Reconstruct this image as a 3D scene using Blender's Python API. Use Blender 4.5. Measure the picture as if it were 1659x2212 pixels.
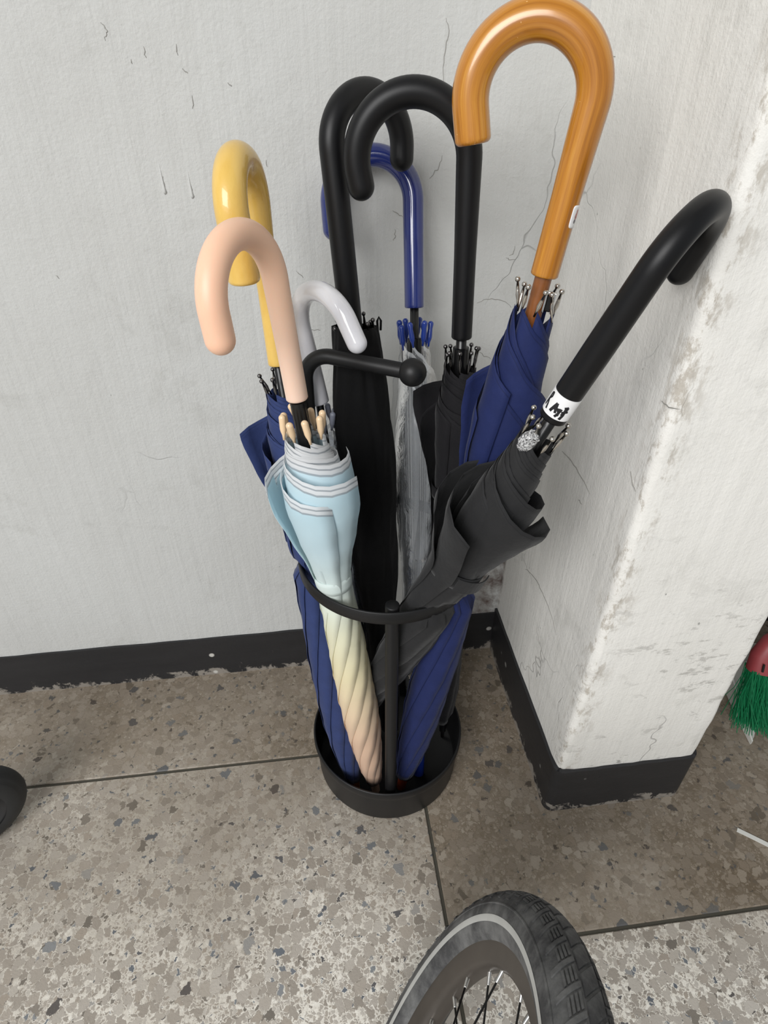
import bpy, bmesh, math, random
import numpy as np
from mathutils import Vector, Matrix, Quaternion

random.seed(7)
rng = np.random.default_rng(7)
scene = bpy.context.scene
for _o in list(bpy.data.objects):
    bpy.data.objects.remove(_o)
COL = scene.collection

# ------------------------------------------------------------------ camera
cam_d = bpy.data.cameras.new('camera')
cam = bpy.data.objects.new('camera', cam_d)
COL.objects.link(cam)
cam_d.sensor_fit = 'VERTICAL'
cam_d.sensor_height = 36.0
cam_d.lens = 1316.22 / 2212 * 36.0
cam_d.clip_start = 0.01
_rt = Vector((0.992697, -0.120630, -0.000827))
_up = Vector((0.072948, 0.594816, 0.800545))
_fw = Vector((0.096077, 0.794759, -0.599272))
_m = Matrix((_rt, _up, -_fw)).transposed().to_4x4()
CAMPOS = Vector((-0.05137, -0.77079, 0.93004))
_m.translation = CAMPOS
cam.matrix_world = _m
scene.camera = cam

# ------------------------------------------------------------------ world, light, exposure
world = bpy.data.worlds.new('overcast_sky')
scene.world = world
world.use_nodes = True
_bg = world.node_tree.nodes['Background']
_bg.inputs[0].default_value = (0.93, 0.97, 1.0, 1)
_bg.inputs[1].default_value = 0.46

def area(name, loc, target, size, power, color=(1, 1, 1)):
    d = bpy.data.lights.new(name, 'AREA')
    d.shape = 'RECTANGLE'
    d.size, d.size_y = size
    d.energy = power
    d.color = color
    o = bpy.data.objects.new(name, d)
    COL.objects.link(o)
    o.location = loc
    o.rotation_euler = (Vector(target) - Vector(loc)).to_track_quat('-Z', 'Y').to_euler()
    return o

# daylight coming in through the wide open side of the entrance, behind and left of the viewer
area('entrance_daylight', (-1.9, -3.1, 2.5), (0.1, -0.2, 0.5), (2.4, 1.8), 165, (1.0, 0.995, 0.99))

scene.view_settings.view_transform = 'Standard'
scene.view_settings.look = 'None'
scene.view_settings.gamma = 1.0
scene.view_settings.exposure = -0.22
scene.view_settings.use_curve_mapping = False
try:
    scene.cycles.transparent_max_bounces = 40
    scene.cycles.max_bounces = 10
except Exception:
    pass

# ------------------------------------------------------------------ helpers
def s2l(c):
    out = []
    for v in c:
        v = v / 255.0
        out.append(v / 12.92 if v <= 0.04045 else ((v + 0.055) / 1.055) ** 2.4)
    return out

def rgba(r, g, b):
    return tuple(s2l((r, g, b))) + (1.0,)

class NT:
    """small wrapper for building node materials"""
    def __init__(self, name):
        self.m = bpy.data.materials.new(name)
        self.m.use_nodes = True
        self.t = self.m.node_tree
        self.b = self.t.nodes['Principled BSDF']
        self.out = self.t.nodes['Material Output']
    def n(self, typ, **kw):
        nd = self.t.nodes.new(typ)
        for k, v in kw.items():
            setattr(nd, k, v)
        return nd
    def l(self, a, b):
        self.t.links.new(a, b)
    def set(self, **kw):
        for k, v in kw.items():
            self.b.inputs[k.replace('_', ' ')].default_value = v
    def attr(self, name):
        return self.n('ShaderNodeAttribute', attribute_name=name)
    def obj(self):
        return self.n('ShaderNodeTexCoord').outputs['Object']
    def mapping(self, vec, scale=(1, 1, 1), loc=(0, 0, 0), rot=(0, 0, 0)):
        mp = self.n('ShaderNodeMapping')
        mp.inputs['Scale'].default_value = scale
        mp.inputs['Location'].default_value = loc
        mp.inputs['Rotation'].default_value = rot
        self.l(vec, mp.inputs['Vector'])
        return mp.outputs[0]
    def noise(self, vec, scale, detail=4, rough=0.55, dist=0.0):
        nd = self.n('ShaderNodeTexNoise')
        nd.inputs['Scale'].default_value = scale
        nd.inputs['Detail'].default_value = detail
        nd.inputs['Roughness'].default_value = rough
        nd.inputs['Distortion'].default_value = dist
        if vec is not None:
            self.l(vec, nd.inputs['Vector'])
        return nd
    def voronoi(self, vec, scale, feature='F1', rand=1.0):
        nd = self.n('ShaderNodeTexVoronoi', feature=feature)
        nd.inputs['Scale'].default_value = scale
        nd.inputs['Randomness'].default_value = rand
        if vec is not None:
            self.l(vec, nd.inputs['Vector'])
        return nd
    def ramp(self, fac, stops, interp='LINEAR'):
        nd = self.n('ShaderNodeValToRGB')
        nd.color_ramp.interpolation = interp
        el = nd.color_ramp.elements
        while len(el) < len(stops):
            el.new(0.5)
        for e, (p, c) in zip(el, stops):
            e.position = p
            e.color = c if len(c) == 4 else tuple(c) + (1,)
        self.l(fac, nd.inputs['Fac'])
        return nd.outputs['Color']
    def rng(self, val, a, b, c=0.0, d=1.0, smooth=False):
        nd = self.n('ShaderNodeMapRange')
        if smooth:
            nd.interpolation_type = 'SMOOTHSTEP'
        for i, v in enumerate((a, b, c, d)):
            nd.inputs[1 + i].default_value = v
        self.l(val, nd.inputs[0])
        return nd.outputs[0]
    def math(self, op, a, b=None):
        nd = self.n('ShaderNodeMath', operation=op)
        for i, v in enumerate((a, b)):
            if v is None:
                continue
            if isinstance(v, (int, float)):
                nd.inputs[i].default_value = v
            else:
                self.l(v, nd.inputs[i])
        return nd.outputs[0]
    def mix(self, fac, a, b, blend='MIX'):
        nd = self.n('ShaderNodeMix', data_type='RGBA', blend_type=blend)
        for sock, v in ((nd.inputs[0], fac), (nd.inputs[6], a), (nd.inputs[7], b)):
            if isinstance(v, (int, float)):
                sock.default_value = v
            elif isinstance(v, tuple):
                sock.default_value = v if len(v) == 4 else v + (1,)
            else:
                self.l(v, sock)
        return nd.outputs[2]
    def color(self, c):
        self.l(c, self.b.inputs['Base Color'])
    def bump(self, h, strength=0.3, dist=0.002, prev=None):
        nd = self.n('ShaderNodeBump')
        nd.inputs['Strength'].default_value = strength
        nd.inputs['Distance'].default_value = dist
        self.l(h, nd.inputs['Height'])
        if prev is not None:
            self.l(prev, nd.inputs['Normal'])
        self.l(nd.outputs[0], self.b.inputs['Normal'])
        return nd.outputs[0]

def mesh_obj(name, verts, faces, mat, parent=None, smooth=True, attrs=None, sharp=None):
    me = bpy.data.meshes.new(name)
    me.from_pydata([tuple(v) for v in verts], [], [tuple(f) for f in faces])
    me.update()
    if smooth:
        me.polygons.foreach_set('use_smooth', [True] * len(me.polygons))
    if sharp is not None:
        try:
            me.set_sharp_from_angle(angle=math.radians(sharp))
        except Exception:
            pass
    if attrs:
        for k, arr in attrs.items():
            arr = np.asarray(arr, dtype=np.float32)
            if arr.ndim == 1:
                at = me.attributes.new(k, 'FLOAT', 'POINT')
                at.data.foreach_set('value', arr.ravel())
            else:
                at = me.attributes.new(k, 'FLOAT_VECTOR', 'POINT')
                at.data.foreach_set('vector', arr.ravel())
    if mat is not None:
        me.materials.append(mat)
    o = bpy.data.objects.new(name, me)
    COL.objects.link(o)
    if parent is not None:
        o.parent = parent
    return o

def data_obj(name, me, parent=None, loc=(0, 0, 0), rot=None):
    o = bpy.data.objects.new(name, me)
    COL.objects.link(o)
    if parent is not None:
        o.parent = parent
    o.location = loc
    if rot is not None:
        o.rotation_mode = 'QUATERNION'
        o.rotation_quaternion = rot
    return o

def thing(name, label, cat, loc, group=None):
    o = bpy.data.objects.new(name, None)
    o.empty_display_size = 0.03
    COL.objects.link(o)
    o.location = loc
    tag(o, label, cat, group)
    return o

def tag(o, label=None, cat=None, group=None, kind=None):
    if label:
        o['label'] = label
    if cat:
        o['category'] = cat
    if group:
        o['group'] = group
    if kind:
        o['kind'] = kind
    return o

def A3(v):
    return np.array(v, dtype=float)

def unit(v):
    return v / np.linalg.norm(v)

def perp(a, ref=(1, 0, 0)):
    x = A3(ref) - a * np.dot(a, ref)
    if np.linalg.norm(x) < 1e-4:
        x = A3((0, 1, 0)) - a * a[1]
    x = unit(x)
    return x, np.cross(a, x)

def grid_faces(nr, nc, closed):
    fs = []
    for i in range(nr - 1):
        for j in range(nc if closed else nc - 1):
            k = (j + 1) % nc
            fs.append((i * nc + j, i * nc + k, (i + 1) * nc + k, (i + 1) * nc + j))
    return fs

def sweep(pts, radii, nseg=28, ref=None, cap=True):
    """tube along a polyline; returns verts, faces, straightened coordinates"""
    pts = A3(pts)
    n = len(pts)
    radii = np.broadcast_to(A3(radii), (n,))
    tan = np.gradient(pts, axis=0)
    # tangents survive repeated points (caps)
    for i in range(n):
        if np.linalg.norm(tan[i]) < 1e-9:
            tan[i] = tan[i - 1]
    tan /= np.linalg.norm(tan, axis=1)[:, None]
    x, _ = perp(tan[0], ref if ref is not None else (0.3, 0.9, 0.2))
    V, S = [], []
    s = 0.0
    th = np.linspace(0, 2 * np.pi, nseg, endpoint=False)
    for i in range(n):
        x = unit(x - tan[i] * np.dot(x, tan[i]))
        y = np.cross(tan[i], x)
        if i:
            s += np.linalg.norm(pts[i] - pts[i - 1])
        ring = pts[i] + radii[i] * (np.outer(np.cos(th), x) + np.outer(np.sin(th), y))
        V.append(ring)
        S.append(np.stack([radii[i] * np.cos(th), radii[i] * np.sin(th), np.full(nseg, s)], 1))
    V = np.concatenate(V)
    S = np.concatenate(S)
    F = grid_faces(n, nseg, True)
    if cap:
        F.append(tuple(range(nseg))[::-1])
        F.append(tuple((n - 1) * nseg + j for j in range(nseg)))
    return V, F, S

def lathe(profile, nseg=48, close_bottom=False, close_top=False):
    th = np.linspace(0, 2 * np.pi, nseg, endpoint=False)
    V = []
    for r, z in profile:
        V.append(np.stack([r * np.cos(th), r * np.sin(th), np.full(nseg, z)], 1))
    V = np.concatenate(V)
    F = grid_faces(len(profile), nseg, True)
    if close_bottom:
        F.append(tuple(range(nseg))[::-1])
    if close_top:
        k = (len(profile) - 1) * nseg
        F.append(tuple(k + j for j in range(nseg)))
    return V, F

def box_vf(x0, x1, y0, y1, z0, z1):
    v = [(x0, y0, z0), (x1, y0, z0), (x1, y1, z0), (x0, y1, z0), (x0, y0, z1), (x1, y0, z1), (x1, y1, z1), (x0, y1, z1)]
    f = [(0, 3, 2, 1), (4, 5, 6, 7), (0, 1, 5, 4), (1, 2, 6, 5), (2, 3, 7, 6), (3, 0, 4, 7)]
    return v, f

def along_axis(V, origin, a, ref=(1, 0, 0)):
    """put lathe verts (z up) on an axis"""
    x, y = perp(a, ref)
    V = A3(V)
    return A3(origin) + np.outer(V[:, 0], x) + np.outer(V[:, 1], y) + np.outer(V[:, 2], a)

# ------------------------------------------------------------------ materials
def plaster(name, base, dark, dirt, scuffs):
    m = NT(name)
    P = m.obj()
    streak = m.noise(m.mapping(P, (55, 55, 2.2)), 1.0, 5, 0.6)
    streak2 = m.noise(m.mapping(P, (16, 16, 0.9)), 1.0, 4, 0.6)
    big = m.noise(P, 2.3, 5, 0.6)
    fine = m.noise(P, 260, 3, 0.6)
    mid = m.noise(P, 38, 6, 0.65)
    c = m.mix(m.rng(big.outputs[0], 0.35, 0.7), base, dark)
    c = m.mix(m.math('MULTIPLY', m.rng(streak.outputs[0], 0.45, 0.75), 0.25), c, dark)
    # grubby patches
    g = m.noise(P, 6.5, 8, 0.72, 0.4)
    c = m.mix(m.math('MULTIPLY', m.rng(g.outputs[0], 0.56, 0.72), dirt), c, rgba(128, 126, 116))
    # small pits and chips
    pv = m.noise(m.mapping(P, (1, 1, 0.55)), 62, 3, 0.6)
    c = m.mix(m.math('MULTIPLY', m.rng(pv.outputs[0], 0.735, 0.76), 0.6), c, rgba(96, 96, 92))
    # fine cracks
    wv = m.noise(P, 5.0, 4, 0.6)
    wp = m.mix(0.14, P, wv.outputs['Color'])
    cr = m.voronoi(m.mapping(wp, (1, 1, 0.6)), 5.5, 'DISTANCE_TO_EDGE')
    crm = m.noise(P, 3.1, 2, 0.5)
    crk = m.math('MULTIPLY', m.rng(cr.outputs['Distance'], 0.0, 0.006, 1.0, 0.0), m.rng(crm.outputs[0], 0.58, 0.66))
    c = m.mix(m.math('MULTIPLY', crk, 0.45), c, rgba(90, 88, 84))
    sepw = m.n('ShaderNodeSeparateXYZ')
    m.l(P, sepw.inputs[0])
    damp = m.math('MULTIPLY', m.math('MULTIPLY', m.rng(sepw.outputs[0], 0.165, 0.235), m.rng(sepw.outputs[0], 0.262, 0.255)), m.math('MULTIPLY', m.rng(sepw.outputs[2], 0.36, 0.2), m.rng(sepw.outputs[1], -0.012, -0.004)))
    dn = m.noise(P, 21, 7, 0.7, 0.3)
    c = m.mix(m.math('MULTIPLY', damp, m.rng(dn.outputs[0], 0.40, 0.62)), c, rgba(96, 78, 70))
    if scuffs:
        sn = m.noise(m.mapping(P, (26, 26, 60), rot=(0, 0.5, 0)), 1.0, 5, 0.7)
        sm = m.noise(P, 7.0, 3, 0.6)
        sep = m.n('ShaderNodeSeparateXYZ')
        m.l(P, sep.inputs[0])
        low = m.rng(sep.outputs[2], 0.62, 0.2)
        sc = m.math('MULTIPLY', m.math('MULTIPLY', m.rng(sn.outputs[0], 0.56, 0.62), m.rng(sm.outputs[0], 0.46, 0.56)), low)
        sc = m.math('MULTIPLY', sc, m.rng(sep.outputs[1], -0.30, -0.318, 0.12, 1.0))
        c = m.mix(m.math('MULTIPLY', sc, 0.62), c, rgba(132, 129, 122))
        # knocked arris: grey-brown chips where the plaster edge has been rubbed
        ex = m.math('ABSOLUTE', m.math('SUBTRACT', sep.outputs[0], 0.2560))
        ey = m.math('ABSOLUTE', m.math('ADD', sep.outputs[1], 0.3262))
        near = m.rng(m.math('ADD', ex, ey), 0.034, 0.006)
        an_ = m.noise(m.mapping(P, (1, 1, 0.45)), 75, 6, 0.72)
        c = m.mix(m.math('MULTIPLY', m.math('MULTIPLY', near, m.rng(an_.outputs[0], 0.50, 0.60)), 0.6), c, rgba(150, 138, 120))
    m.color(c)
    m.set(Roughness=0.62)
    m.b.inputs['Specular IOR Level'].default_value = 0.35
    h = m.math('ADD', m.math('MULTIPLY', streak.outputs[0], 0.9), m.math('MULTIPLY', mid.outputs[0], 0.8))
    h = m.math('ADD', h, m.math('MULTIPLY', streak2.outputs[0], 1.2))
    h = m.math('ADD', h, m.math('MULTIPLY', fine.outputs[0], 0.35))
    h = m.math('SUBTRACT', h, m.math('MULTIPLY', crk, 0.6))
    m.bump(h, 0.55, 0.0028)
    return m.m

M_WALL = plaster('wall_plaster', rgba(202, 203, 201), rgba(192, 192, 189), 0.28, False)
M_COLUMN = plaster('column_plaster', rgba(238, 236, 231), rgba(228, 226, 220), 0.25, True)

def black_paint():
    m = NT('black_skirting_paint')
    P = m.obj()
    n1 = m.noise(P, 34, 7, 0.72, 0.4)
    n2 = m.noise(m.mapping(P, (6, 6, 40)), 1.0, 5, 0.6)
    c = m.mix(n2.outputs[0], rgba(26, 26, 28), rgba(46, 46, 48))
    sep = m.n('ShaderNodeSeparateXYZ')
    m.l(P, sep.inputs[0])
    # flaking along the worn lower edge
    edge = m.rng(sep.outputs[2], 0.034, 0.0, 0.0, 0.27)
    fl = m.rng(m.math('ADD', n1.outputs[0], edge), 0.70, 0.76)
    c = m.mix(fl, c, rgba(142, 136, 128))
    ch = m.voronoi(P, 26)
    cm = m.noise(P, 9, 2)
    spots = m.math('MULTIPLY', m.rng(ch.outputs['Distance'], 0.10, 0.15, 1, 0), m.rng(cm.outputs[0], 0.60, 0.64))
    c = m.mix(spots, c, rgba(200, 198, 192))
    m.color(c)
    m.set(Roughness=0.5)
    m.bump(n1.outputs[0], 0.35, 0.002)
    return m.m
M_SKIRT = black_paint()

def terrazzo():
    m = NT('worn_terrazzo')
    P = m.obj()
    wv = m.noise(P, 120, 4, 0.65)
    wp = m.mix(0.013, P, wv.outputs['Color'])
    v1 = m.voronoi(wp, 78)
    e1 = m.voronoi(wp, 78, 'DISTANCE_TO_EDGE')
    v2 = m.voronoi(m.mapping(wp, loc=(3.3, 1.7, 0)), 190)
    e2 = m.voronoi(m.mapping(wp, loc=(3.3, 1.7, 0)), 190, 'DISTANCE_TO_EDGE')
    big = m.noise(P, 2.6, 5, 0.6)
    patch = m.noise(P, 7.5, 5, 0.65)
    chipramp = [(0.0, rgba(118, 112, 104)), (0.06, rgba(158, 150, 140)), (0.3, rgba(172, 164, 154)), (0.5, rgba(186, 179, 170)),
                (0.68, rgba(168, 158, 146)), (0.86, rgba(198, 192, 183)), (0.94, rgba(184, 177, 167)), (0.955, rgba(134, 138, 142)), (0.98, rgba(104, 110, 118)), (1.0, rgba(96, 90, 86))]
    def sel(v):
        s = m.n('ShaderNodeSeparateColor')
        m.l(v.outputs['Color'], s.inputs[0])
        return s.outputs
    s1, s2 = sel(v1), sel(v2)
    c1 = m.ramp(s1[0], chipramp)
    c2 = m.ramp(s2[0], chipramp)
    # veins inside the chips
    vein = m.noise(P, 210, 4, 0.65)
    matrix = m.mix(m.rng(vein.outputs[0], 0.35, 0.7), rgba(244, 240, 231), rgba(214, 207, 195))
    # trodden-in soiling and painted shade: an attribute of each slab plus patchy noise
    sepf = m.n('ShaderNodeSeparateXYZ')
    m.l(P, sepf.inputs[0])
    # darker towards the walls: light falloff painted in together with swept-up dirt
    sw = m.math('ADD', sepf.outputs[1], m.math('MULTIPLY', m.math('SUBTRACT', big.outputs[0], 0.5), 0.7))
    gr = m.math('MULTIPLY', m.attr('grime_shade').outputs['Fac'], m.rng(sw, -0.60, -0.14, 0.0, 1.0))
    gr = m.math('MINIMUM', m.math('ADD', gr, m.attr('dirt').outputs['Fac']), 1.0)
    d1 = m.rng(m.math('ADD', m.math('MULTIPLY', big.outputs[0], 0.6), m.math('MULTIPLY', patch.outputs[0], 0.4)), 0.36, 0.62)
    grime_shade = m.math('MULTIPLY', gr, m.rng(d1, 0, 1, 0.6, 1.0))
    matrix = m.mix(m.math('MULTIPLY', grime_shade, 0.9), matrix, rgba(122, 110, 94))
    thr = m.rng(patch.outputs[0], 0.35, 0.65, 0.02, 0.13)
    small = m.math('GREATER_THAN', e2.outputs['Distance'], thr)
    keep2 = m.math('GREATER_THAN', s2[1], 0.16)
    c = m.mix(m.math('MULTIPLY', small, keep2), matrix, c2)
    bigm = m.math('MULTIPLY', m.math('GREATER_THAN', e1.outputs['Distance'], 0.07), m.math('GREATER_THAN', s1[1], 0.5))
    rim = m.math('MULTIPLY', m.math('SUBTRACT', m.math('GREATER_THAN', e1.outputs['Distance'], 0.05), m.math('GREATER_THAN', e1.outputs['Distance'], 0.075)), m.math('GREATER_THAN', s1[1], 0.5))
    c = m.mix(bigm, c, c1)
    c = m.mix(m.math('MULTIPLY', rim, 0.3), c, rgba(96, 88, 78))
    c = m.mix(m.math('MULTIPLY', m.rng(vein.outputs[0], 0.55, 0.75), 0.16), c, rgba(90, 82, 72))
    c = m.mix(grime_shade, c, m.mix(0.30, c, rgba(118, 107, 92)), 'MIX')
    c = m.mix(m.math('MULTIPLY', grime_shade, 0.8), c, m.mix(1.0, c, rgba(198, 187, 171), 'MULTIPLY'))
    m.color(c)
    m.set(Roughness=0.5)
    m.b.inputs['Specular IOR Level'].default_value = 0.3
    m.l(m.rng(patch.outputs[0], 0.3, 0.7, 0.36, 0.62), m.b.inputs['Roughness'])
    m.bump(m.math('ADD', vein.outputs[0], m.math('MULTIPLY', e2.outputs['Distance'], 2.0)), 0.18, 0.0015)
    return m.m
M_TERRAZZO = terrazzo()

def simple(name, col, rough=0.5, metal=0.0, spec=0.5, bump=0.0, bscale=300, coat=0.0, var=0.0, sheen=0.0):
    m = NT(name)
    m.set(Roughness=rough, Metallic=metal)
    m.b.inputs['Specular IOR Level'].default_value = spec
    m.b.inputs['Coat Weight'].default_value = coat
    m.b.inputs['Coat Roughness'].default_value = 0.08
    m.b.inputs['Sheen Weight'].default_value = sheen
    m.b.inputs['Sheen Roughness'].default_value = 0.4
    P = m.obj()
    nz = m.noise(P, bscale, 4, 0.6)
    if var > 0:
        n2 = m.noise(P, bscale * 0.12, 4, 0.6)
        dk = tuple(v * (1 - var) for v in col[:3]) + (1,)
        m.color(m.mix(m.rng(n2.outputs[0], 0.35, 0.7), col, dk))
    else:
        m.b.inputs['Base Color'].default_value = col
    if bump > 0:
        m.bump(nz.outputs[0], bump, 0.0006)
    return m.m

M_JOINT = simple('tile_joint_grout', rgba(74, 71, 62), 0.85, bump=0.3)
M_STAND = simple('matte_black_steel', rgba(24, 24, 25), 0.45, 0.0, 0.36, bump=0.08, bscale=900)
M_DARKSHAFT = simple('black_lacquered_shaft', rgba(14, 14, 15), 0.3, 0.0, 0.5)
M_STEELTIP = simple('bright_steel_tip', rgba(205, 200, 192), 0.22, 1.0)
M_GUNTIP = simple('gunmetal_tip', rgba(112, 110, 110), 0.25, 1.0)
M_CHROME = simple('chrome_latch', rgba(225, 225, 225), 0.14, 1.0)

def soft_black(name, base, spots=0.5):
    m = NT(name)
    S = m.attr('straight').outputs['Vector']
    nz = m.noise(S, 1200, 3, 0.6)
    sc = m.noise(m.mapping(S, (1, 1, 0.3)), 160, 5, 0.75)
    m.color(m.mix(m.math('MULTIPLY', m.rng(sc.outputs[0], 0.72, 0.80), spots), base, rgba(92, 92, 92)))
    m.set(Roughness=0.42)
    m.b.inputs['Specular IOR Level'].default_value = 0.32
    m.bump(nz.outputs[0], 0.06, 0.0004)
    return m.m
M_HBLACK = soft_black('soft_touch_black_handle', rgba(14, 14, 16))

def glossy_handle(name, c1, c2, rough, coat, bump, scale=220, extra=None):
    m = NT(name)
    S = m.attr('straight').outputs['Vector']
    nz = m.noise(S, scale, 4, 0.6)
    n2 = m.noise(m.mapping(S, (1, 1, 0.5)), 60, 4, 0.6)
    c = m.mix(m.rng(n2.outputs[0], 0.35, 0.7), c1, c2)
    if extra:
        ns = m.noise(m.mapping(S, (1, 1, 0.6)), 150, 5, 0.7)
        c = m.mix(m.math('MULTIPLY', m.rng(ns.outputs[0], 0.72, 0.78), 0.5), c, extra)
    m.color(c)
    m.set(Roughness=rough)
    m.b.inputs['Coat Weight'].default_value = coat
    m.b.inputs['Coat Roughness'].default_value = 0.06
    m.bump(nz.outputs[0], bump, 0.0006)
    return m.m
M_HYELLOW = glossy_handle('yellow_painted_wood', rgba(230, 192, 102), rgba(223, 180, 86), 0.32, 0.5, 0.35, 260, rgba(176, 132, 48))
M_HWHITE = glossy_handle('glossy_white_plastic', rgba(236, 236, 240), rgba(226, 226, 232), 0.15, 0.6, 0.03)
M_HBLUE = glossy_handle('glossy_blue_plastic', rgba(40, 52, 116), rgba(34, 44, 104), 0.16, 0.7, 0.10, 90)

def peach_handle():
    m = NT('matte_peach_plastic')
    S = m.attr('straight').outputs['Vector']
    nz = m.noise(S, 1500, 2, 0.5)
    m.set(Roughness=0.42)
    sep = m.n('ShaderNodeSeparateXYZ')
    m.l(S, sep.inputs[0])
    c = m.ramp(m.rng(sep.outputs[2], 0.0, 0.27), [(0.0, rgba(240, 210, 190)), (0.35, rgba(244, 204, 176)), (0.6, rgba(247, 203, 174)), (1.0, rgba(245, 198, 168))])
    m.color(c)
    m.b.inputs['Subsurface Weight'].default_value = 0.4
    m.b.inputs['Subsurface Radius'].default_value = (0.012, 0.007, 0.005)
    m.bump(nz.outputs[0], 0.05, 0.0003)
    return m.m
M_HPEACH = peach_handle()

def wood_handle():
    m = NT('varnished_orange_wood')
    S = m.attr('straight').outputs['Vector']
    g1 = m.noise(m.mapping(S, (320, 320, 9)), 1.0, 5, 0.65, 0.2)
    g2 = m.noise(m.mapping(S, (120, 120, 4)), 1.0, 3, 0.5)
    f = m.math('ADD', m.math('MULTIPLY', g1.outputs[0], 0.55), m.math('MULTIPLY', g2.outputs[0], 0.45))
    c = m.ramp(m.rng(f, 0.32, 0.68), [(0.0, rgba(142, 86, 20)), (0.35, rgba(174, 110, 28)), (0.65, rgba(192, 128, 38)), (1.0, rgba(212, 156, 68))])
    ch = m.noise(m.mapping(S, (1, 1, 0.6)), 260, 2, 0.5)
    c = m.mix(m.rng(ch.outputs[0], 0.775, 0.785), c, rgba(246, 214, 160))
    m.color(c)
    m.set(Roughness=0.3)
    m.b.inputs['Coat Weight'].default_value = 0.7
    m.b.inputs['Coat Roughness'].default_value = 0.12
    m.bump(g1.outputs[0], 0.05, 0.0005)
    return m.m
M_HWOOD = wood_handle()
M_WOODSHAFT = simple('brown_wood_shaft', rgba(140, 84, 40), 0.35, coat=0.4, var=0.25, bscale=500)
M_FERRULE_BROWN = simple('brown_wood_ferrule', rgba(142, 84, 40), 0.45)
M_FERRULE_RED = simple('reddish_wood_ferrule', rgba(140, 56, 26), 0.45)
M_FERRULE_PEACH = simple('peach_plastic_ferrule', rgba(216, 178, 152), 0.45)
M_FERRULE_BLUE = simple('blue_plastic_cap', rgba(28, 52, 140), 0.35)
M_TIP_CREAM = simple('cream_plastic_tip', rgba(236, 206, 168), 0.28, coat=0.4)
M_TIP_BLUE = simple('blue_plastic_tip', rgba(30, 56, 138), 0.28, coat=0.4)
M_TIP_GREY = simple('grey_plastic_tip', rgba(148, 152, 166), 0.35)

def fabric(name, col, rough=0.75, sheen=0.25, line=0.5):
    m = NT(name)
    P = m.obj()
    weave = m.noise(P, 2600, 2, 0.5)
    wr = m.noise(P, 55, 4, 0.6)
    c = m.mix(m.rng(wr.outputs[0], 0.3, 0.75), col, tuple(v * 0.8 for v in col[:3]) + (1,))
    # stitched hem line
    hm = m.attr('hem').outputs['Fac']
    st = m.math('MULTIPLY', m.rng(hm, 0.0032, 0.0038), m.rng(hm, 0.0048, 0.0042))
    c = m.mix(m.math('MULTIPLY', st, line), c, tuple(v * 0.35 for v in col[:3]) + (1,))
    m.color(c)
    m.set(Roughness=rough)
    m.b.inputs['Specular IOR Level'].default_value = 0.25
    m.b.inputs['Sheen Weight'].default_value = sheen
    m.b.inputs['Sheen Roughness'].default_value = 0.45
    h = m.math('ADD', m.math('MULTIPLY', weave.outputs[0], 0.25), m.math('MULTIPLY', wr.outputs[0], 2.0))
    m.bump(h, 0.35, 0.0016)
    return m.m
M_NAVY = fabric('navy_pongee', rgba(30, 41, 88), sheen=0.06)
M_NAVYPALE = fabric('faded_navy_pongee', rgba(48, 62, 108), sheen=0.1)
M_BLACKF = fabric('deep_black_pongee', rgba(26, 25, 28), 0.8, 0.08)
M_BLACKGREY = fabric('charcoal_black_pongee', rgba(41, 41, 42), 0.78, 0.1)
M_SLEEVE = fabric('black_sleeve_cloth', rgba(13, 13, 14), 0.85, 0.03)

def light_fabric():
    m = NT('pastel_gradient_cloth')
    al = m.attr('along').outputs['Fac']
    hm = m.attr('hem').outputs['Fac']
    c = m.ramp(m.rng(al, 0.0, 0.66), [(0.0, rgba(236, 246, 250)), (0.14, rgba(218, 242, 250)), (0.24, rgba(226, 245, 251)), (0.34, rgba(240, 250, 247)),
                                      (0.45, rgba(250, 249, 226)), (0.56, rgba(254, 246, 212)), (0.68, rgba(253, 234, 204)), (0.78, rgba(247, 219, 192)), (1.0, rgba(240, 208, 182))])
    band = m.ramp(m.rng(hm, 0.0, 0.012), [(0.0, (0.95, 0.96, 0.97, 1)), (0.3, (0.95, 0.96, 0.97, 1)), (0.34, (0.5, 0.53, 0.56, 1)), (0.44, (0.5, 0.53, 0.56, 1)), (0.48, (0.95, 0.96, 0.97, 1)), (0.8, (0.95, 0.96, 0.97, 1)), (0.84, (0.52, 0.56, 0.6, 1)), (1.0, (0.55, 0.62, 0.66, 1))])
    inb = m.rng(hm, 0.0118, 0.0124, 1.0, 0.0)
    c = m.mix(inb, c, band)
    P = m.obj()
    wr = m.noise(P, 60, 4, 0.6)
    m.color(c)
    m.set(Roughness=0.5)
    m.b.inputs['Sheen Weight'].default_value = 0.2
    m.bump(wr.outputs[0], 0.2, 0.0015)
    tr = m.n('ShaderNodeBsdfTranslucent')
    m.l(c, tr.inputs[0])
    mx = m.n('ShaderNodeMixShader')
    mx.inputs[0].default_value = 0.36
    m.l(m.b.outputs[0], mx.inputs[1])
    m.l(tr.outputs[0], mx.inputs[2])
    # sheer hem binding
    tp = m.n('ShaderNodeBsdfTransparent')
    mx2 = m.n('ShaderNodeMixShader')
    m.l(m.math('MULTIPLY', inb, 0.28), mx2.inputs[0])
    m.l(mx.outputs[0], mx2.inputs[1])
    m.l(tp.outputs[0], mx2.inputs[2])
    m.l(mx2.outputs[0], m.out.inputs[0])
    return m.m
M_PASTEL = light_fabric()

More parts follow.
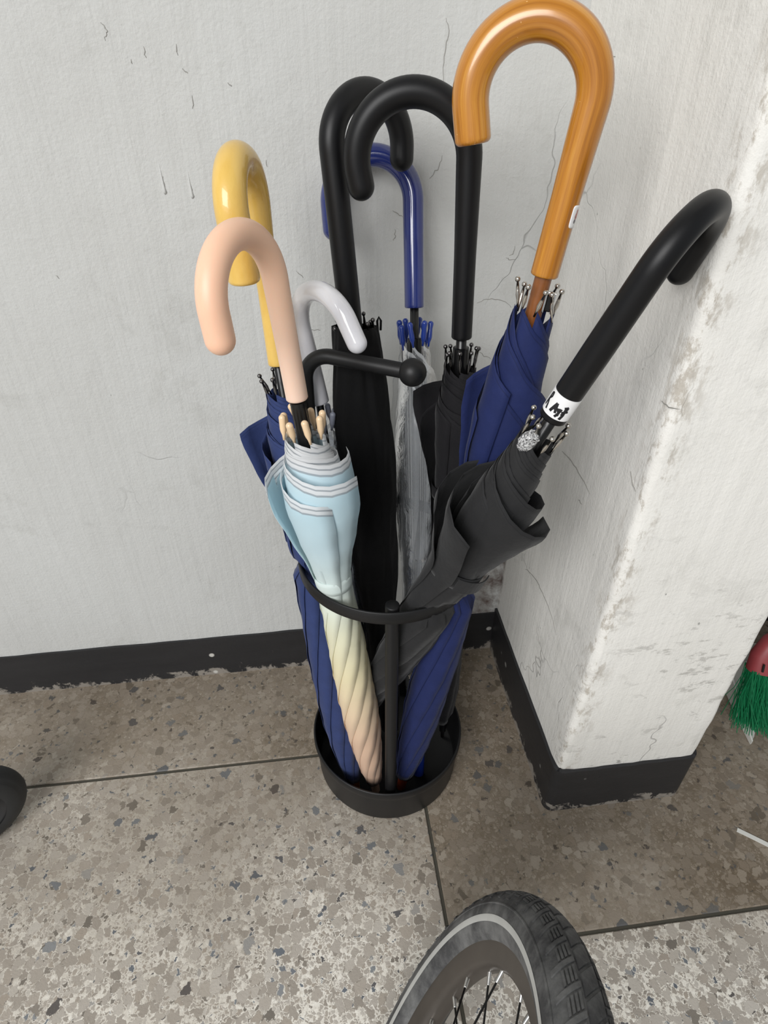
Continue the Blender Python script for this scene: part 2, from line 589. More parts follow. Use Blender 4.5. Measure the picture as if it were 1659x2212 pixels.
def clear_plastic(name, tint, haze):
    m = NT(name)
    P = m.obj()
    wr = m.noise(m.mapping(P, (1, 1, 0.45)), 55, 4, 0.6, 1.2)
    bp = m.n('ShaderNodeBump')
    bp.inputs['Strength'].default_value = 0.6
    bp.inputs['Distance'].default_value = 0.004
    m.l(wr.outputs[0], bp.inputs['Height'])
    tp = m.n('ShaderNodeBsdfTransparent')
    tp.inputs[0].default_value = tint
    gl = m.n('ShaderNodeBsdfGlossy')
    gl.inputs['Roughness'].default_value = 0.12
    m.l(bp.outputs[0], gl.inputs['Normal'])
    df = m.n('ShaderNodeBsdfDiffuse')
    df.inputs[0].default_value = (0.80, 0.83, 0.86, 1)
    fr = m.n('ShaderNodeFresnel')
    fr.inputs[0].default_value = 1.45
    m.l(bp.outputs[0], fr.inputs['Normal'])
    hm = m.attr('hem').outputs['Fac']
    hz = m.math('ADD', m.rng(hm, 0.004, 0.006, 0.35, 0.0), haze)
    m1 = m.n('ShaderNodeMixShader')
    m.l(hz, m1.inputs[0])
    m.l(tp.outputs[0], m1.inputs[1])
    m.l(df.outputs[0], m1.inputs[2])
    m2 = m.n('ShaderNodeMixShader')
    m.l(m.math('MULTIPLY', fr.outputs[0], 0.7), m2.inputs[0])
    m.l(m1.outputs[0], m2.inputs[1])
    m.l(gl.outputs[0], m2.inputs[2])
    m.l(m2.outputs[0], m.out.inputs[0])
    return m.m
M_CLEAR = clear_plastic('clear_vinyl', (0.97, 0.975, 0.98, 1), 0.14)
M_CLEARGREY = clear_plastic('greyish_clear_vinyl', (0.88, 0.9, 0.93, 1), 0.05)

# ------------------------------------------------------------------ the setting
Y_J1, Y_J3, X_J2 = -0.1928, -0.4932, 0.0702
COLX0, COLX1, COLY = 0.2538, 0.4648, -0.3265

def build_floor():
    v, f = box_vf(-2.2, 2.2, -3.0, 0.06, -0.03, -0.0025)
    fl = mesh_obj('floor', v, f, M_JOINT, smooth=False)
    tag(fl, 'grey-brown terrazzo floor with dark joints', 'floor', kind='structure')
    g = 0.0024
    tiles = []
    for xa, xb, off in ((-1.73, -0.83, 0.37), (-0.83, X_J2, Y_J1), (X_J2, 0.97, Y_J3), (0.97, 1.87, Y_J1)):
        for k in range(-4, 2):
            y0 = off + 0.9 * k
            if y0 > 0.04 or y0 < -2.9:
                continue
            tiles.append((xa, xb, y0, min(y0 + 0.9, 0.05)))
    for xa, xb, y0, y1 in tiles:
        if True:
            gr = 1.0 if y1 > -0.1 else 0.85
            xa, xb2, ya, yb = xa + g, xb - g, y0 + g, y1 - g
            c = 0.0012
            prof = [(0.0, -0.02), (0.0, -c), (c, 0.0)]
            V = []
            for ins, z in prof:
                V += [(xa + ins, ya + ins, z), (xb2 - ins, ya + ins, z), (xb2 - ins, yb - ins, z), (xa + ins, yb - ins, z)]
            F = grid_faces(3, 4, True) + [(8, 9, 10, 11)]
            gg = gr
            o = mesh_obj('floor_tile', V, F, M_TERRAZZO, fl, smooth=False, attrs={'grime_shade': np.full(len(V), gg), 'dirt': np.full(len(V), 0.6 if (xa > 0 and xa < 0.5 and y1 > -0.1) else 0.0)})
    return fl
build_floor()

def wavy(x, y, z, amp, seed):
    r = np.random.default_rng(seed)
    out = 0
    for k in range(6):
        w = r.uniform(3, 26, 3)
        p = r.uniform(0, 6.28)
        out = out + np.sin(w[0] * x + w[1] * y + w[2] * z + p) / 6.0
    return out * amp

def build_walls():
    # back wall: gently uneven plaster face plus a solid backing
    nx, nz = 150, 90
    X, Z = np.meshgrid(np.linspace(-2.2, 2.2, nx), np.linspace(0, 2.7, nz))
    Y = wavy(X, 0 * X, Z, 0.0016, 3) 
    V = np.stack([X, Y, Z], -1).reshape(-1, 3)
    F = [tuple(reversed(q)) for q in grid_faces(nz, nx, False)]
    F = grid_faces(nz, nx, False)
    n = len(V)
    b, bf = box_vf(-2.2, 2.2, 0.004, 0.12, 0, 2.7)
    V = np.concatenate([V, A3(b)])
    F = F + [tuple(n + i for i in q) for q in bf]
    w = mesh_obj('wall_back', V, F, M_WALL)
    tag(w, 'grey-white plastered wall behind the umbrella stand', 'wall', kind='structure')
    # pillar with soft, knocked edges
    rad = 0.010
    cs = []
    def corner(cx, cy, a0):
        for k in range(7):
            a = math.radians(a0 + 90 * k / 6)
            cs.append((cx + rad * math.cos(a), cy + rad * math.sin(a), 1.0 if a0 == 180 else 0.3))
    def edge(p, q, m):
        for k in range(1, m):
            t = k / m
            cs.append((p[0] + (q[0] - p[0]) * t, p[1] + (q[1] - p[1]) * t, 0))
    yb = 0.02
    edge((COLX0, yb), (COLX0, COLY + rad), 18)
    corner(COLX0 + rad, COLY + rad, 180)
    edge((COLX0 + rad, COLY), (COLX1 - rad, COLY), 14)
    corner(COLX1 - rad, COLY + rad, 270)
    edge((COLX1, COLY + rad), (COLX1, yb), 12)
    cs = A3(cs)
    zs = np.linspace(0, 2.7, 130)
    V = []
    cx, cy = (COLX0 + COLX1) / 2, COLY / 2
    for z in zs:
        d = wavy(cs[:, 0], cs[:, 1], np.full(len(cs), z), 0.0010, 5)
        ed = cs[:, 2] * (0.0016 * np.sin(z * 41) + 0.0012 * np.sin(z * 97 + 1) + 0.0010 * np.sin(z * 211))
        dirx, diry = cs[:, 0] - cx, cs[:, 1] - cy
        ln = np.sqrt(dirx ** 2 + diry ** 2)
        k = (d + ed) / ln
        V.append(np.stack([cs[:, 0] + dirx * k, cs[:, 1] + diry * k, np.full(len(cs), z)], 1))
    V = np.concatenate(V)
    F = grid_faces(len(zs), len(cs), False)
    top = tuple((len(zs) - 1) * len(cs) + i for i in range(len(cs)))
    c = mesh_obj('wall_pillar', V, F + [top], M_COLUMN)
    tag(c, 'white plastered square pillar right of the umbrella stand', 'pillar', kind='structure')
    # painted skirting
    def skirt(name, pts, h, t, label):
        V, F = [], []
        pts = A3(pts)
        n = len(pts)
        nrm = []
        for i in range(n):
            a = pts[max(i - 1, 0)]
            b = pts[min(i + 1, n - 1)]
            d = unit(b - a)
            nrm.append((d[1], -d[0]))
        nrm = A3(nrm)
        rr = np.random.default_rng(len(name))
        hh = h + 0.0006 * np.sin(np.arange(n) * 1.7) + rr.normal(0, 0.0004, n)
        for off, zf in ((t, 0.0), (t, 1.0), (-0.004, 1.0)):
            for i in range(n):
                V.append((pts[i, 0] + nrm[i, 0] * off, pts[i, 1] + nrm[i, 1] * off, hh[i] * zf - (0.0012 if (zf and off == t) else 0)))
        F = grid_faces(3, n, False)
        o = mesh_obj(name, V, F, M_SKIRT, sharp=40)
        tag(o, label, 'baseboard', kind='structure')
    skirt('baseboard_back', [(x, 0.0) for x in np.linspace(-2.2, COLX0, 90)], 0.0975, 0.0035, 'black painted skirting at the foot of the wall')
    skirt('baseboard_right', [(x, 0.0) for x in np.linspace(COLX1, 2.2, 60)], 0.0975, 0.0035, 'black painted skirting behind the pillar')
    pp = [(COLX0, y) for y in np.linspace(0.0, COLY + rad, 16)]
    pp += [(COLX0 + rad - rad * math.cos(a), COLY + rad - rad * math.sin(a)) for a in np.linspace(0.2, 1.37, 6)]
    pp += [(x, COLY) for x in np.linspace(COLX0 + rad, COLX1 - rad, 14)]
    pp += [(COLX1 - rad + rad * math.sin(a), COLY + rad - rad * math.cos(a)) for a in np.linspace(0.2, 1.37, 6)]
    pp += [(COLX1, y) for y in np.linspace(COLY + rad, 0, 14)]
    skirt('baseboard_pillar', pp, 0.1075, 0.0042, 'black painted skirting around the white pillar')
build_walls()
WALL_CRACKS = [
    [(-0.2291, 0.9559), (-0.2266, 0.9528), (-0.2248, 0.9497), (-0.2261, 0.9465), (-0.2286, 0.942)],
    [(-0.194, 0.9377), (-0.1937, 0.933), (-0.193, 0.9287)],
    [(-0.1624, 0.9395), (-0.1629, 0.9348), (-0.1624, 0.9305)],
    [(-0.155, 0.8979), (-0.1551, 0.8924), (-0.1567, 0.8865)],
    [(-0.1601, 0.9194), (-0.1577, 0.9175), (-0.1557, 0.9163)],
    [(-0.1176, 0.9086), (-0.1156, 0.9067), (-0.1139, 0.9055)],
    [(0.1051, 0.9603), (0.1079, 0.9527), (0.1075, 0.9438), (0.1053, 0.9322), (0.1041, 0.9206), (0.1049, 0.9065)],
    [(0.1076, 0.8412), (0.1046, 0.8299), (0.0991, 0.8231), (0.0945, 0.8181)],
    [(0.2041, 0.7429), (0.2032, 0.7365), (0.2025, 0.7333), (0.1985, 0.7317)],
    [(0.1946, 0.7297), (0.198, 0.7268), (0.2009, 0.7267), (0.2074, 0.7271)],
    [(0.1628, 0.6744), (0.1715, 0.6788), (0.1818, 0.6796), (0.1931, 0.6774), (0.2008, 0.6747), (0.2091, 0.6671)],
    [(0.0522, 0.7859), (0.0588, 0.7823), (0.0643, 0.7787)],
    [(-0.1993, 0.8256), (-0.1995, 0.818), (-0.2006, 0.8103)],
    [(-0.1713, 0.8156), (-0.1718, 0.8074)],
    [(-0.2082, 0.9276), (-0.2078, 0.9239)],
    [(-0.0638, 0.6505), (-0.0544, 0.6488), (-0.045, 0.649), (-0.0403, 0.6482)],
    [(0.1683, 0.6139), (0.1792, 0.6015), (0.1893, 0.5977)],
    [(-0.3416, 0.7265), (-0.3386, 0.7227)],
    [(-0.0646, 0.7223), (-0.0569, 0.7139)],
    [(-0.087, 0.8397), (-0.0867, 0.833)],
    [(0.0551, 0.7658), (0.0563, 0.7581), (0.0536, 0.753)],
]
SIDE_CRACKS = [
    [(-0.1369, 0.5275), (-0.1594, 0.531), (-0.1821, 0.5319), (-0.2084, 0.5292), (-0.2288, 0.5249)],
    [(-0.0922, 0.2857), (-0.1166, 0.2981), (-0.1397, 0.3053), (-0.1647, 0.3057), (-0.1914, 0.3043), (-0.2132, 0.299), (-0.2313, 0.2888)],
    [(-0.2937, 0.5984), (-0.3016, 0.5915), (-0.3117, 0.5862)],
    [(-0.3105, 0.6838), (-0.323, 0.6838), (-0.3392, 0.6903)],
    [(-0.0481, 0.9301), (-0.0811, 0.9294)],
    [(-0.2056, 0.5005), (-0.2168, 0.5016)],
    [(-0.1714, 0.1537), (-0.1797, 0.1354), (-0.1913, 0.1152)],
]

M_CRACK = simple('crack_line_grey', rgba(150, 148, 143), 0.9)  # flat grey for the hairline cracks
def add_cracks():
    wall, pil = bpy.data.objects['wall_back'], bpy.data.objects['wall_pillar']
    r = np.random.default_rng(9)
    for par, lst, side in ((wall, WALL_CRACKS, False), (pil, SIDE_CRACKS, True)):
        for pl in lst:
            pl = A3(pl)
            dense = []
            for i in range(len(pl) - 1):
                for k in range(3):
                    dense.append(pl[i] + (pl[i + 1] - pl[i]) * k / 3 + r.normal(0, 0.0006, 2) * (k > 0))
            dense.append(pl[-1])
            dense = A3(dense)
            if side:
                # sits on the slightly uneven face of the pillar
                P3 = [(COLX0 - 0.0004, y, z) for y, z in dense]
            else:
                P3 = [(x, float(wavy(x, 0.0, z, 0.0016, 3)) - 0.0001, z) for x, z in dense]
            n = len(P3)
            rad = 0.00034 * np.sin(np.linspace(0.25, math.pi - 0.25, n)) + 0.0001
            V, F, _ = sweep(P3, rad, 6)
            mesh_obj('crack', V, F, M_CRACK, par)
add_cracks()
# paint runs that dried on the wall
for x, z, ln in ((-0.2006, 0.8103, 0.030), (-0.1721, 0.8056, 0.026)):
    y0 = float(wavy(x, 0.0, z, 0.0016, 3))
    V, F, _ = sweep([(x - 0.0008, y0 + 0.0003, z + ln), (x - 0.0004, y0 + 0.0001, z + ln * 0.5), (x, y0, z + 0.003), (x, y0 - 0.0002, z), (x, y0, z - 0.0022)], [0.0006, 0.0010, 0.0015, 0.0022, 0.0008], 10)
    mesh_obj('paint_run', V, F, M_WALL, bpy.data.objects['wall_back'])

v, f = box_vf(-2.2, 2.2, -1.5, 0.12, 2.7, 2.82)  # unseen overhead slab, added to cut sky light from floor and wall
tag(mesh_obj('shade_slab', v, f, M_WALL, smooth=False), 'unseen overhead slab added to darken the back', 'shade_slab', kind='structure')

# ------------------------------------------------------------------ umbrella stand
SC = A3((0.0222, -0.2034))
ZR, RR = 0.4467, 0.1105
stand = thing('umbrella_stand', 'black round metal umbrella stand with ring and ball-ended hook', 'umbrella stand', (SC[0], SC[1], 0))
prof = [(0.0, 0.0), (0.105, 0.0), (0.1095, 0.002), (0.1112, 0.006), (0.1128, 0.058), (0.1136, 0.063), (0.1158, 0.067), (0.1165, 0.071), (0.1165, 0.0795), (0.1158, 0.0819), (0.1145, 0.0823),
        (0.1132, 0.0815), (0.1128, 0.079), (0.1100, 0.012), (0.1080, 0.008), (0.0, 0.008)]
v, f = lathe(prof, 96)
mesh_obj('tray', v, f, M_STAND, stand)
def rrect_ring(r, z0, z1, t, b=0.0008):
    return [(r - t, z0 + b), (r - t + b, z0), (r - b, z0), (r, z0 + b), (r, z1 - b), (r - b, z1), (r - t + b, z1), (r - t, z1 - b), (r - t, z0 + b)]
v, f = lathe(rrect_ring(RR, ZR - 0.0175, ZR, 0.003), 128)
mesh_obj('ring', v, f, M_STAND, stand, sharp=50)
# short front post, its flat top showing inside the ring
FP = A3((0.0145, -0.3015)) - SC
pv, pf, _ = sweep([(FP[0], FP[1], z) for z in (0.008, 0.009, 0.2, ZR - 0.0005, ZR + 0.0015, ZR + 0.002)], [0.0078, 0.008, 0.008, 0.008, 0.0078, 0.0070], 28)
mesh_obj('post', pv, pf, M_STAND, stand, sharp=60)
# tall rear post bending over into the hook
TP = A3((-0.0615, -0.1600)) - SC
H0 = A3((TP[0], TP[1], 0))
e = A3((0.0445, -0.2135, 0.0)) - A3((-0.0615, -0.1600, 0.0))
el = np.linalg.norm(e)
e = e / el
zt, br = 0.6835, 0.030
path = [H0 + A3((0, 0, z)) for z in (0.008, 0.2, 0.4, 0.55, zt - br)]
for a in np.linspace(0, math.pi / 2, 14)[1:]:
    path.append(H0 + e * br * (1 - math.cos(a)) + A3((0, 0, zt - br + br * math.sin(a))))
for k in np.linspace(0.1, 1, 8):
    path.append(H0 + e * (br + (el - br) * k) + A3((0, 0, zt - 0.004 * k)))
pv, pf, _ = sweep(path, 0.0079, 28)
mesh_obj('hook', pv, pf, M_STAND, stand)
bm = bmesh.new()
bmesh.ops.create_uvsphere(bm, u_segments=40, v_segments=24, radius=0.0140)
me = bpy.data.meshes.new('ball')
bm.to_mesh(me)
bm.free()
me.polygons.foreach_set('use_smooth', [True] * len(me.polygons))
me.materials.append(M_STAND)
data_obj('ball', me, stand, tuple(path[-1]))

# ------------------------------------------------------------------ umbrella parts
def squeeze(V):
    """cloth presses against the inside of the ring and of the tray instead of passing through it"""
    V = A3(V)
    d = V[:, :2] - SC
    r = np.linalg.norm(d, axis=1)
    z = V[:, 2]
    w = np.exp(-((z - (ZR - 0.009)) / 0.055) ** 2)
    lim = 0.1058 + (1 - w) * 0.25
    wt = np.clip((0.11 - z) / 0.03, 0, 1)
    lim = np.minimum(lim, 0.106 + (1 - wt) * 0.25)
    k = 0.012
    over = r > lim - k
    rn = np.where(over, lim - k * np.exp(-np.clip(r - (lim - k), 0, 1) / k), r)
    V[:, :2] = SC + d * (rn / np.maximum(r, 1e-9))[:, None]
    return V

def handle_path(T, a, h, s, r, arc, e, n=90):
    L = s + r * arc + e
    S = np.linspace(0, L, n)
    out = []
    for t in S:
        if t < s:
            out.append(T + a * t)
        else:
            th = min((t - s) / r, arc)
            p = T + a * s + h * r * (1 - math.cos(th)) + a * r * math.sin(th)
            if t > s + r * arc:
                p = p + (h * math.sin(th) + a * math.cos(th)) * (t - s - r * arc)
            out.append(p)
    return A3(out), S, L

def make_handle(root, org, spec, mat, cap):
    T, a, h = A3(spec['T']), unit(A3(spec['a'])), A3(spec['h'])
    h = unit(h - a * np.dot(a, h))
    pts, S, L = handle_path(T, a, h, spec['s'], spec['r'], spec['arc'], spec['e'])
    r0, r1 = spec['r0'], spec['r1']
    s, r = spec['s'], spec['r']
    capl = r1 if cap == 'round' else 0.004
    keep = S < L - capl
    P0 = list(pts[keep])
    R0 = list(r0 + (r1 - r0) * np.clip((S[keep] - s * 0.5) / (s * 0.5 + r), 0, 1))
    # base bevel
    P0 = [P0[0], P0[0] + a * 0.0002, P0[0] + a * 0.0012] + P0[1:]
    R0 = [R0[0] * 0.82, R0[0] * 0.93, R0[0]] + R0[1:]
    # end cap
    d = unit(pts[-1] - pts[-3])
    c = pts[-1] - d * capl
    re = R0[-1]
    for k in range(0, 9):
        b = math.pi / 2 * k / 8
        if cap == 'round':
            P0.append(c + d * capl * math.sin(b))
            R0.append(max(re * math.cos(b), 0.0004))
        else:
            P0.append(c + d * capl * math.sin(b))
            R0.append(re - capl * (1 - math.cos(b)))
    V, F, ST = sweep(A3(P0) - org, R0, 36)
    o = mesh_obj('handle', V, F, mat, root, attrs={'straight': ST}, sharp=55)
    return o

def interp(prof, t):
    p = A3(prof)
    # smooth (monotone-ish) interpolation
    return np.interp(t, p[:, 0], p[:, 1])

def sm(x, a, b):
    x = np.clip((x - a) / (b - a), 0, 1)
    return x * x * (3 - 2 * x)

def axis_point(T, B, t, bow, L):
    T, B = A3(T), A3(B)
    t = np.asarray(t, float)
    p = T + np.multiply.outer(t / L, B - T)
    if bow is not None:
        p = p + np.multiply.outer(np.sin(np.pi * np.clip(t / L, 0, 1)), A3(bow))
    return p

def canopy(root, org, c, mat):
    T, B = A3(c['T']), A3(c['B'])
    L = np.linalg.norm(B - T)
    a = (B - T) / L
    X, Y = perp(-a)          # angles counted counter-clockwise seen from above
    N, W = c['N'], c['W']
    core = c.get('core', 0.52)
    t0, tend = c['t0'], c['t1']
    nu, nt = 17, 46
    u = np.linspace(0, 1, nu)
    sj = np.linspace(0, 1, nt) ** 1.15
    tips = []
    prng = np.random.default_rng(c.get('seed', 1))
    for k in range(N):
        drop = c['drop'][k % len(c['drop'])]
        flare = c['flare'][k % len(c['flare'])]
        hem = t0 + drop * u ** c.get('hpow', 1.15) + 0.0012 * np.sin(u * 17 + k)
        ph = prng.uniform(0, 6.28, 4)
        phi = c['phase'] + 2 * math.pi * k / N
        U = np.broadcast_to(u, (nt, nu))
        Tt = hem[None, :] + (tend - hem[None, :]) * sj[:, None]
        ro = interp(c['prof'], Tt)
        # smooth the profile a little
        ro = 0.5 * ro + 0.25 * (interp(c['prof'], Tt - 0.012) + interp(c['prof'], Tt + 0.012))
        ce = core + (c.get('ctop', 0.84) - core) * np.exp(-np.clip(Tt - t0, 0, 1) / 0.045)
        r = ro * (ce + (1 - ce) * U ** 0.9)
        dh = Tt - hem[None, :]
        fl = flare * sm(U, 0.45, 1.0) * np.exp(-(dh / c.get('fdec', 0.07)) ** 1.5)
        tw = interp(c['twist'], Tt)
        th = phi + W * U + tw
        # loose flaps swing out instead of hugging the roll
        th = th - c.get('open', 0.35) * fl / 0.02 * sm(U, 0.4, 1.0)
        r = r + fl
        r = r + 0.0006 * np.sin(14 * Tt / 0.1 + 3 * th) * sm(Tt, t0, t0 + 0.06)
        pt = axis_point(T, B, Tt, c.get('bow'), L)
        sq = c.get('flat', 1.0)
        V = pt + (r * np.cos(th))[..., None] * X + (r * np.sin(th) * sq)[..., None] * Y
        V = squeeze(V.reshape(-1, 3)) if c.get('squeeze', True) else V.reshape(-1, 3)
        F = grid_faces(nt, nu, False)
        o = mesh_obj('canopy_panel', V - org, F, mat, root, attrs={'along': Tt.ravel(), 'hem': dh.ravel()})
        if c.get('solid', True):
            md = o.modifiers.new('thickness', 'SOLIDIFY')
            md.thickness = 0.0003
            md.offset = -1
        r00 = interp(c['prof'], t0) * c.get('ctop', 0.84)
        tips.append((axis_point(T, B, t0, c.get('bow'), L) + r00 * (math.cos(th[0, 0]) * X + math.sin(th[0, 0]) * Y),
                     math.cos(th[0, 0]) * X + math.sin(th[0, 0]) * Y))
    return tips, a, L

_tipmesh = {}
def tip_mesh(kind, mat):
    if kind in _tipmesh:
        return _tipmesh[kind]
    if kind.startswith('ball'):
        prof = [(0.0008, -0.010), (0.0011, -0.004), (0.0019, 0.000), (0.0016, 0.004), (0.0009, 0.0105)]
        cz, br = 0.0126, 0.0024
        for b in np.linspace(-65, 90, 9):
            prof.append((max(br * math.cos(math.radians(b)), 0.0001), cz + br * math.sin(math.radians(b))))
        v, f = lathe(prof, 12, True, True)
    else:
        R = 0.0034 if kind != 'capsule_blue' else 0.0035
        ln = 0.017 if kind != 'capsule_blue' else 0.021
        prof = [(0.0012, -0.008), (0.0016, -0.003), (R * 0.82, 0.0005), (R * 0.95, 0.003), (R * (0.97 if kind != 'capsule_blue' else 0.8), ln * 0.6), (R, ln - R)]
        for b in np.linspace(15, 90, 6):
            prof.append((max(R * math.cos(math.radians(b)), 0.0001), ln - R + R * math.sin(math.radians(b))))
        v, f = lathe(prof, 14, True, True)
        if kind == 'capsule_cream':
            pass
    me = bpy.data.meshes.new('rib_tip')
    me.from_pydata([tuple(p) for p in v], [], f)
    me.polygons.foreach_set('use_smooth', [True] * len(me.polygons))
    me.materials.append(mat)
    _tipmesh[kind] = me
    return me

def put_tips(root, org, tips, a, kind, mat, lean=0.25, seed=2, lift=0.004):
    me = tip_mesh(kind, mat)
    r = np.random.default_rng(seed)
    for p, out in tips:
        d = unit(-a + out * (lean * r.uniform(-0.2, 1.2)) + r.normal(0, 0.10, 3))
        q = Vector((0, 0, 1)).rotation_difference(Vector(d))
        data_obj('rib_tip', me, root, tuple(p - a * (lift + r.uniform(-0.003, 0.004)) - org), q)

def rod(name, root, org, p, q, r, mat, n=16, r2=None):
    p, q = A3(p), A3(q)
    d = unit(q - p)
    r2 = r if r2 is None else r2
    V, F, S = sweep([p - org, p + d * 0.0004 - org, q - d * 0.0006 - org, q - org], [r * 0.9, r, r2, r2 * 0.7], n)
    return mesh_obj(name, V, F, mat, root, attrs={'straight': S}, sharp=60)

def strap(root, org, c, t, width, extra, mat, tail=None, swing=0.0, label=None):
    T, B = A3(c['T']), A3(c['B'])
    L = np.linalg.norm(B - T)
    a = (B - T) / L
    X, Y = perp(-a)
    n = 40
    V = []
    th = np.linspace(0, 2 * np.pi, n, endpoint=False)
    for dz, dr in ((-0.5, 0.0), (-0.5, 0.0009), (-0.2, 0.0013), (0.2, 0.0013), (0.5, 0.0009), (0.5, 0.0)):
        tt = t + dz * width
        r = interp(c['prof'], tt) + extra + dr
        tz = tt + 0.006 * np.sin(th + swing) * (1 if swing else 0)
        V.append(axis_point(T, B, tz, c.get('bow'), L) + np.outer(r * np.cos(th), X) + np.outer(r * np.sin(th), Y))
    V = squeeze(np.concatenate(V))
    o = mesh_obj('strap', V - org, grid_faces(6, n, True), mat, root, attrs={'hem': np.full(len(V), 0.5), 'along': np.full(len(V), t)})
    if label:
        o['label'] = label
    if tail is not None:
        ang, ln = tail
        r = interp(c['prof'], t) + extra + 0.0015
        rad = math.cos(ang) * X + math.sin(ang) * Y
        tan = -math.sin(ang) * X + math.cos(ang) * Y
        p0 = axis_point(T, B, t, c.get('bow'), L) + rad * r
        V, F = [], []
        m = 10
        for i in range(m):
            k = i / (m - 1)
            an = ang + ln * (k - 0.35) / r
            rad = math.cos(an) * X + math.sin(an) * Y
            tq = t + 0.006 * math.sin(an + swing) * (1 if swing else 0) + 0.003 * k
            pc = axis_point(T, B, tq, c.get('bow'), L) + rad * (r + 0.0005 + 0.0045 * k * k)
            for side in (-0.5, 0.5):
                for off in (0.0, 0.0012):
                    V.append(pc + a * side * width * 0.98 + rad * off)
        for i in range(m - 1):
            b0, b1 = i * 4, (i + 1) * 4
            F += [(b0, b0 + 2, b1 + 2, b1), (b0 + 1, b1 + 1, b1 + 3, b0 + 3), (b0, b1, b1 + 1, b0 + 1), (b0 + 2, b0 + 3, b1 + 3, b1 + 2)]
        e0 = (m - 1) * 4
        F += [(0, 1, 3, 2), (e0, e0 + 2, e0 + 3, e0 + 1)]
        mesh_obj('strap_tab', A3(V) - org, F, mat, o, smooth=False, attrs={'hem': np.full(len(V), 0.5), 'along': np.full(len(V), t)})
    return o

def umbrella(label, spec, c, hmat, cap, cmat, tipkind, tipmat, shaftmat, shaft_r, ferrule, name='umbrella'):
    org = A3(c['B'])
    root = thing(name, label, 'umbrella', tuple(org))
    make_handle(root, org, spec, hmat, cap)
    tips, a, L = canopy(root, org, c, cmat)
    put_tips(root, org, tips, a, tipkind, tipmat, seed=c.get('seed', 1), lean=c.get('lean', 0.25))
    T, B = A3(c['T']), A3(c['B'])
    fm, fr, fl = ferrule
    rod('shaft', root, org, T - a * 0.004, B - a * fl * 0.6, shaft_r, shaftmat)
    fo = rod('ferrule', root, org, B - a * (fl + 0.01), B, fr, fm, r2=fr * 0.8)
    return root, org, a, L, tips

LEFT = -math.pi / 2   # angle facing the viewer (front)

# ---- yellow handle, faded navy cloth
cY = dict(T=(-0.0880, -0.1706, 0.6762), B=(-0.0352, -0.2630, 0.0080), N=8, W=5.4, core=0.48, t0=0.026, t1=0.648,
          prof=[(0.0, 0.019), (0.026, 0.0205), (0.06, 0.026), (0.10, 0.027), (0.15, 0.023), (0.2, 0.0235), (0.3, 0.025), (0.4, 0.0275), (0.48, 0.028), (0.55, 0.025), (0.6, 0.019), (0.648, 0.0125)],
          twist=[(0, 0.3), (0.18, 0.0), (0.65, -3.2)], drop=[0.06, 0.075, 0.055, 0.085, 0.065, 0.06, 0.050, 0.07], flare=[0.0, 0.0, 0.003, 0.0, 0.004, 0.016, 0.031, 0.008], phase=-0.6, seed=11, bow=(-0.004, 0, 0))
spY = dict(T=(-0.0880, -0.1706, 0.6762), a=(-0.0325, 0.1373, 0.99), h=(-0.2098, -0.9694, 0.1275), s=0.1458, r=0.0369, arc=3.2454, e=0.0522, r0=0.0101, r1=0.0138)
uY = umbrella('yellow hook handle umbrella with faded navy cloth, behind the peach handle', spY, cY, M_HYELLOW, 'flat', M_NAVYPALE, 'ball_gun', M_GUNTIP, M_DARKSHAFT, 0.005, (M_FERRULE_BROWN, 0.0085, 0.03))

# ---- white handle, greyish clear canopy (mostly hidden)
cW = dict(T=(-0.0487, -0.1412, 0.6163), B=(0.0, -0.160, 0.0100), N=8, W=1.9, core=0.7, t0=0.03, t1=0.56,
          prof=[(0.0, 0.015), (0.03, 0.0165), (0.1, 0.0185), (0.3, 0.016), (0.45, 0.015), (0.56, 0.009)], twist=[(0, 0), (0.6, -2.0)],
          drop=[0.03, 0.045, 0.035, 0.05], flare=[0.003, 0.0, 0.002, 0.0], phase=0.2, seed=12, solid=False)
spW = dict(T=(-0.0487, -0.1412, 0.6163), a=(-0.1631, 0.0931, 0.9822), h=(0.5703, -0.8035, 0.1709), s=0.0825, r=0.0435, arc=2.7587, e=0.031, r0=0.0115, r1=0.0099)
uW = umbrella('glossy white hook handle umbrella hanging over the black stand hook', spW, cW, M_HWHITE, 'round', M_CLEARGREY, 'capsule_grey', M_TIP_GREY, M_DARKSHAFT, 0.0045, (M_DARKSHAFT, 0.006, 0.03))

# ---- blue handle, clear vinyl
cB = dict(T=(0.0692, -0.0697, 0.6951), B=(0.0672, -0.2500, 0.0090), N=8, W=2.0, core=0.76, t0=0.040, t1=0.66,
          prof=[(0.0, 0.018), (0.040, 0.0205), (0.08, 0.0225), (0.15, 0.0300), (0.25, 0.0300), (0.35, 0.022), (0.5, 0.019), (0.6, 0.017), (0.66, 0.010)], twist=[(0, 0), (0.25, -0.2), (0.66, -2.2)],
          drop=[0.03, 0.045, 0.035, 0.055], flare=[0.0, 0.004, 0.0, 0.003], phase=0.5, seed=13, solid=False, lean=0.12)
spB = dict(T=(0.0692, -0.0697, 0.6951), a=(0.0028, 0.2664, 0.9639), h=(-0.9881, 0.1491, -0.0383), s=0.1121, r=0.0452, arc=3.1696, e=0.0365, r0=0.0113, r1=0.0117)
uB = umbrella('clear plastic umbrella with glossy blue hook handle, nearest the back wall', spB, cB, M_HBLUE, 'round', M_CLEAR, 'capsule_blue', M_TIP_BLUE, M_DARKSHAFT, 0.0052, (M_FERRULE_BLUE, 0.0105, 0.05))
for p, out in uB[4]:
    q = axis_point(cB['T'], cB['B'], 0.60, None, uB[3]) + out * 0.007
    rod('rib', uB[0], uB[1], p + (out * -0.002), q, 0.0009, M_GUNTIP, 8)
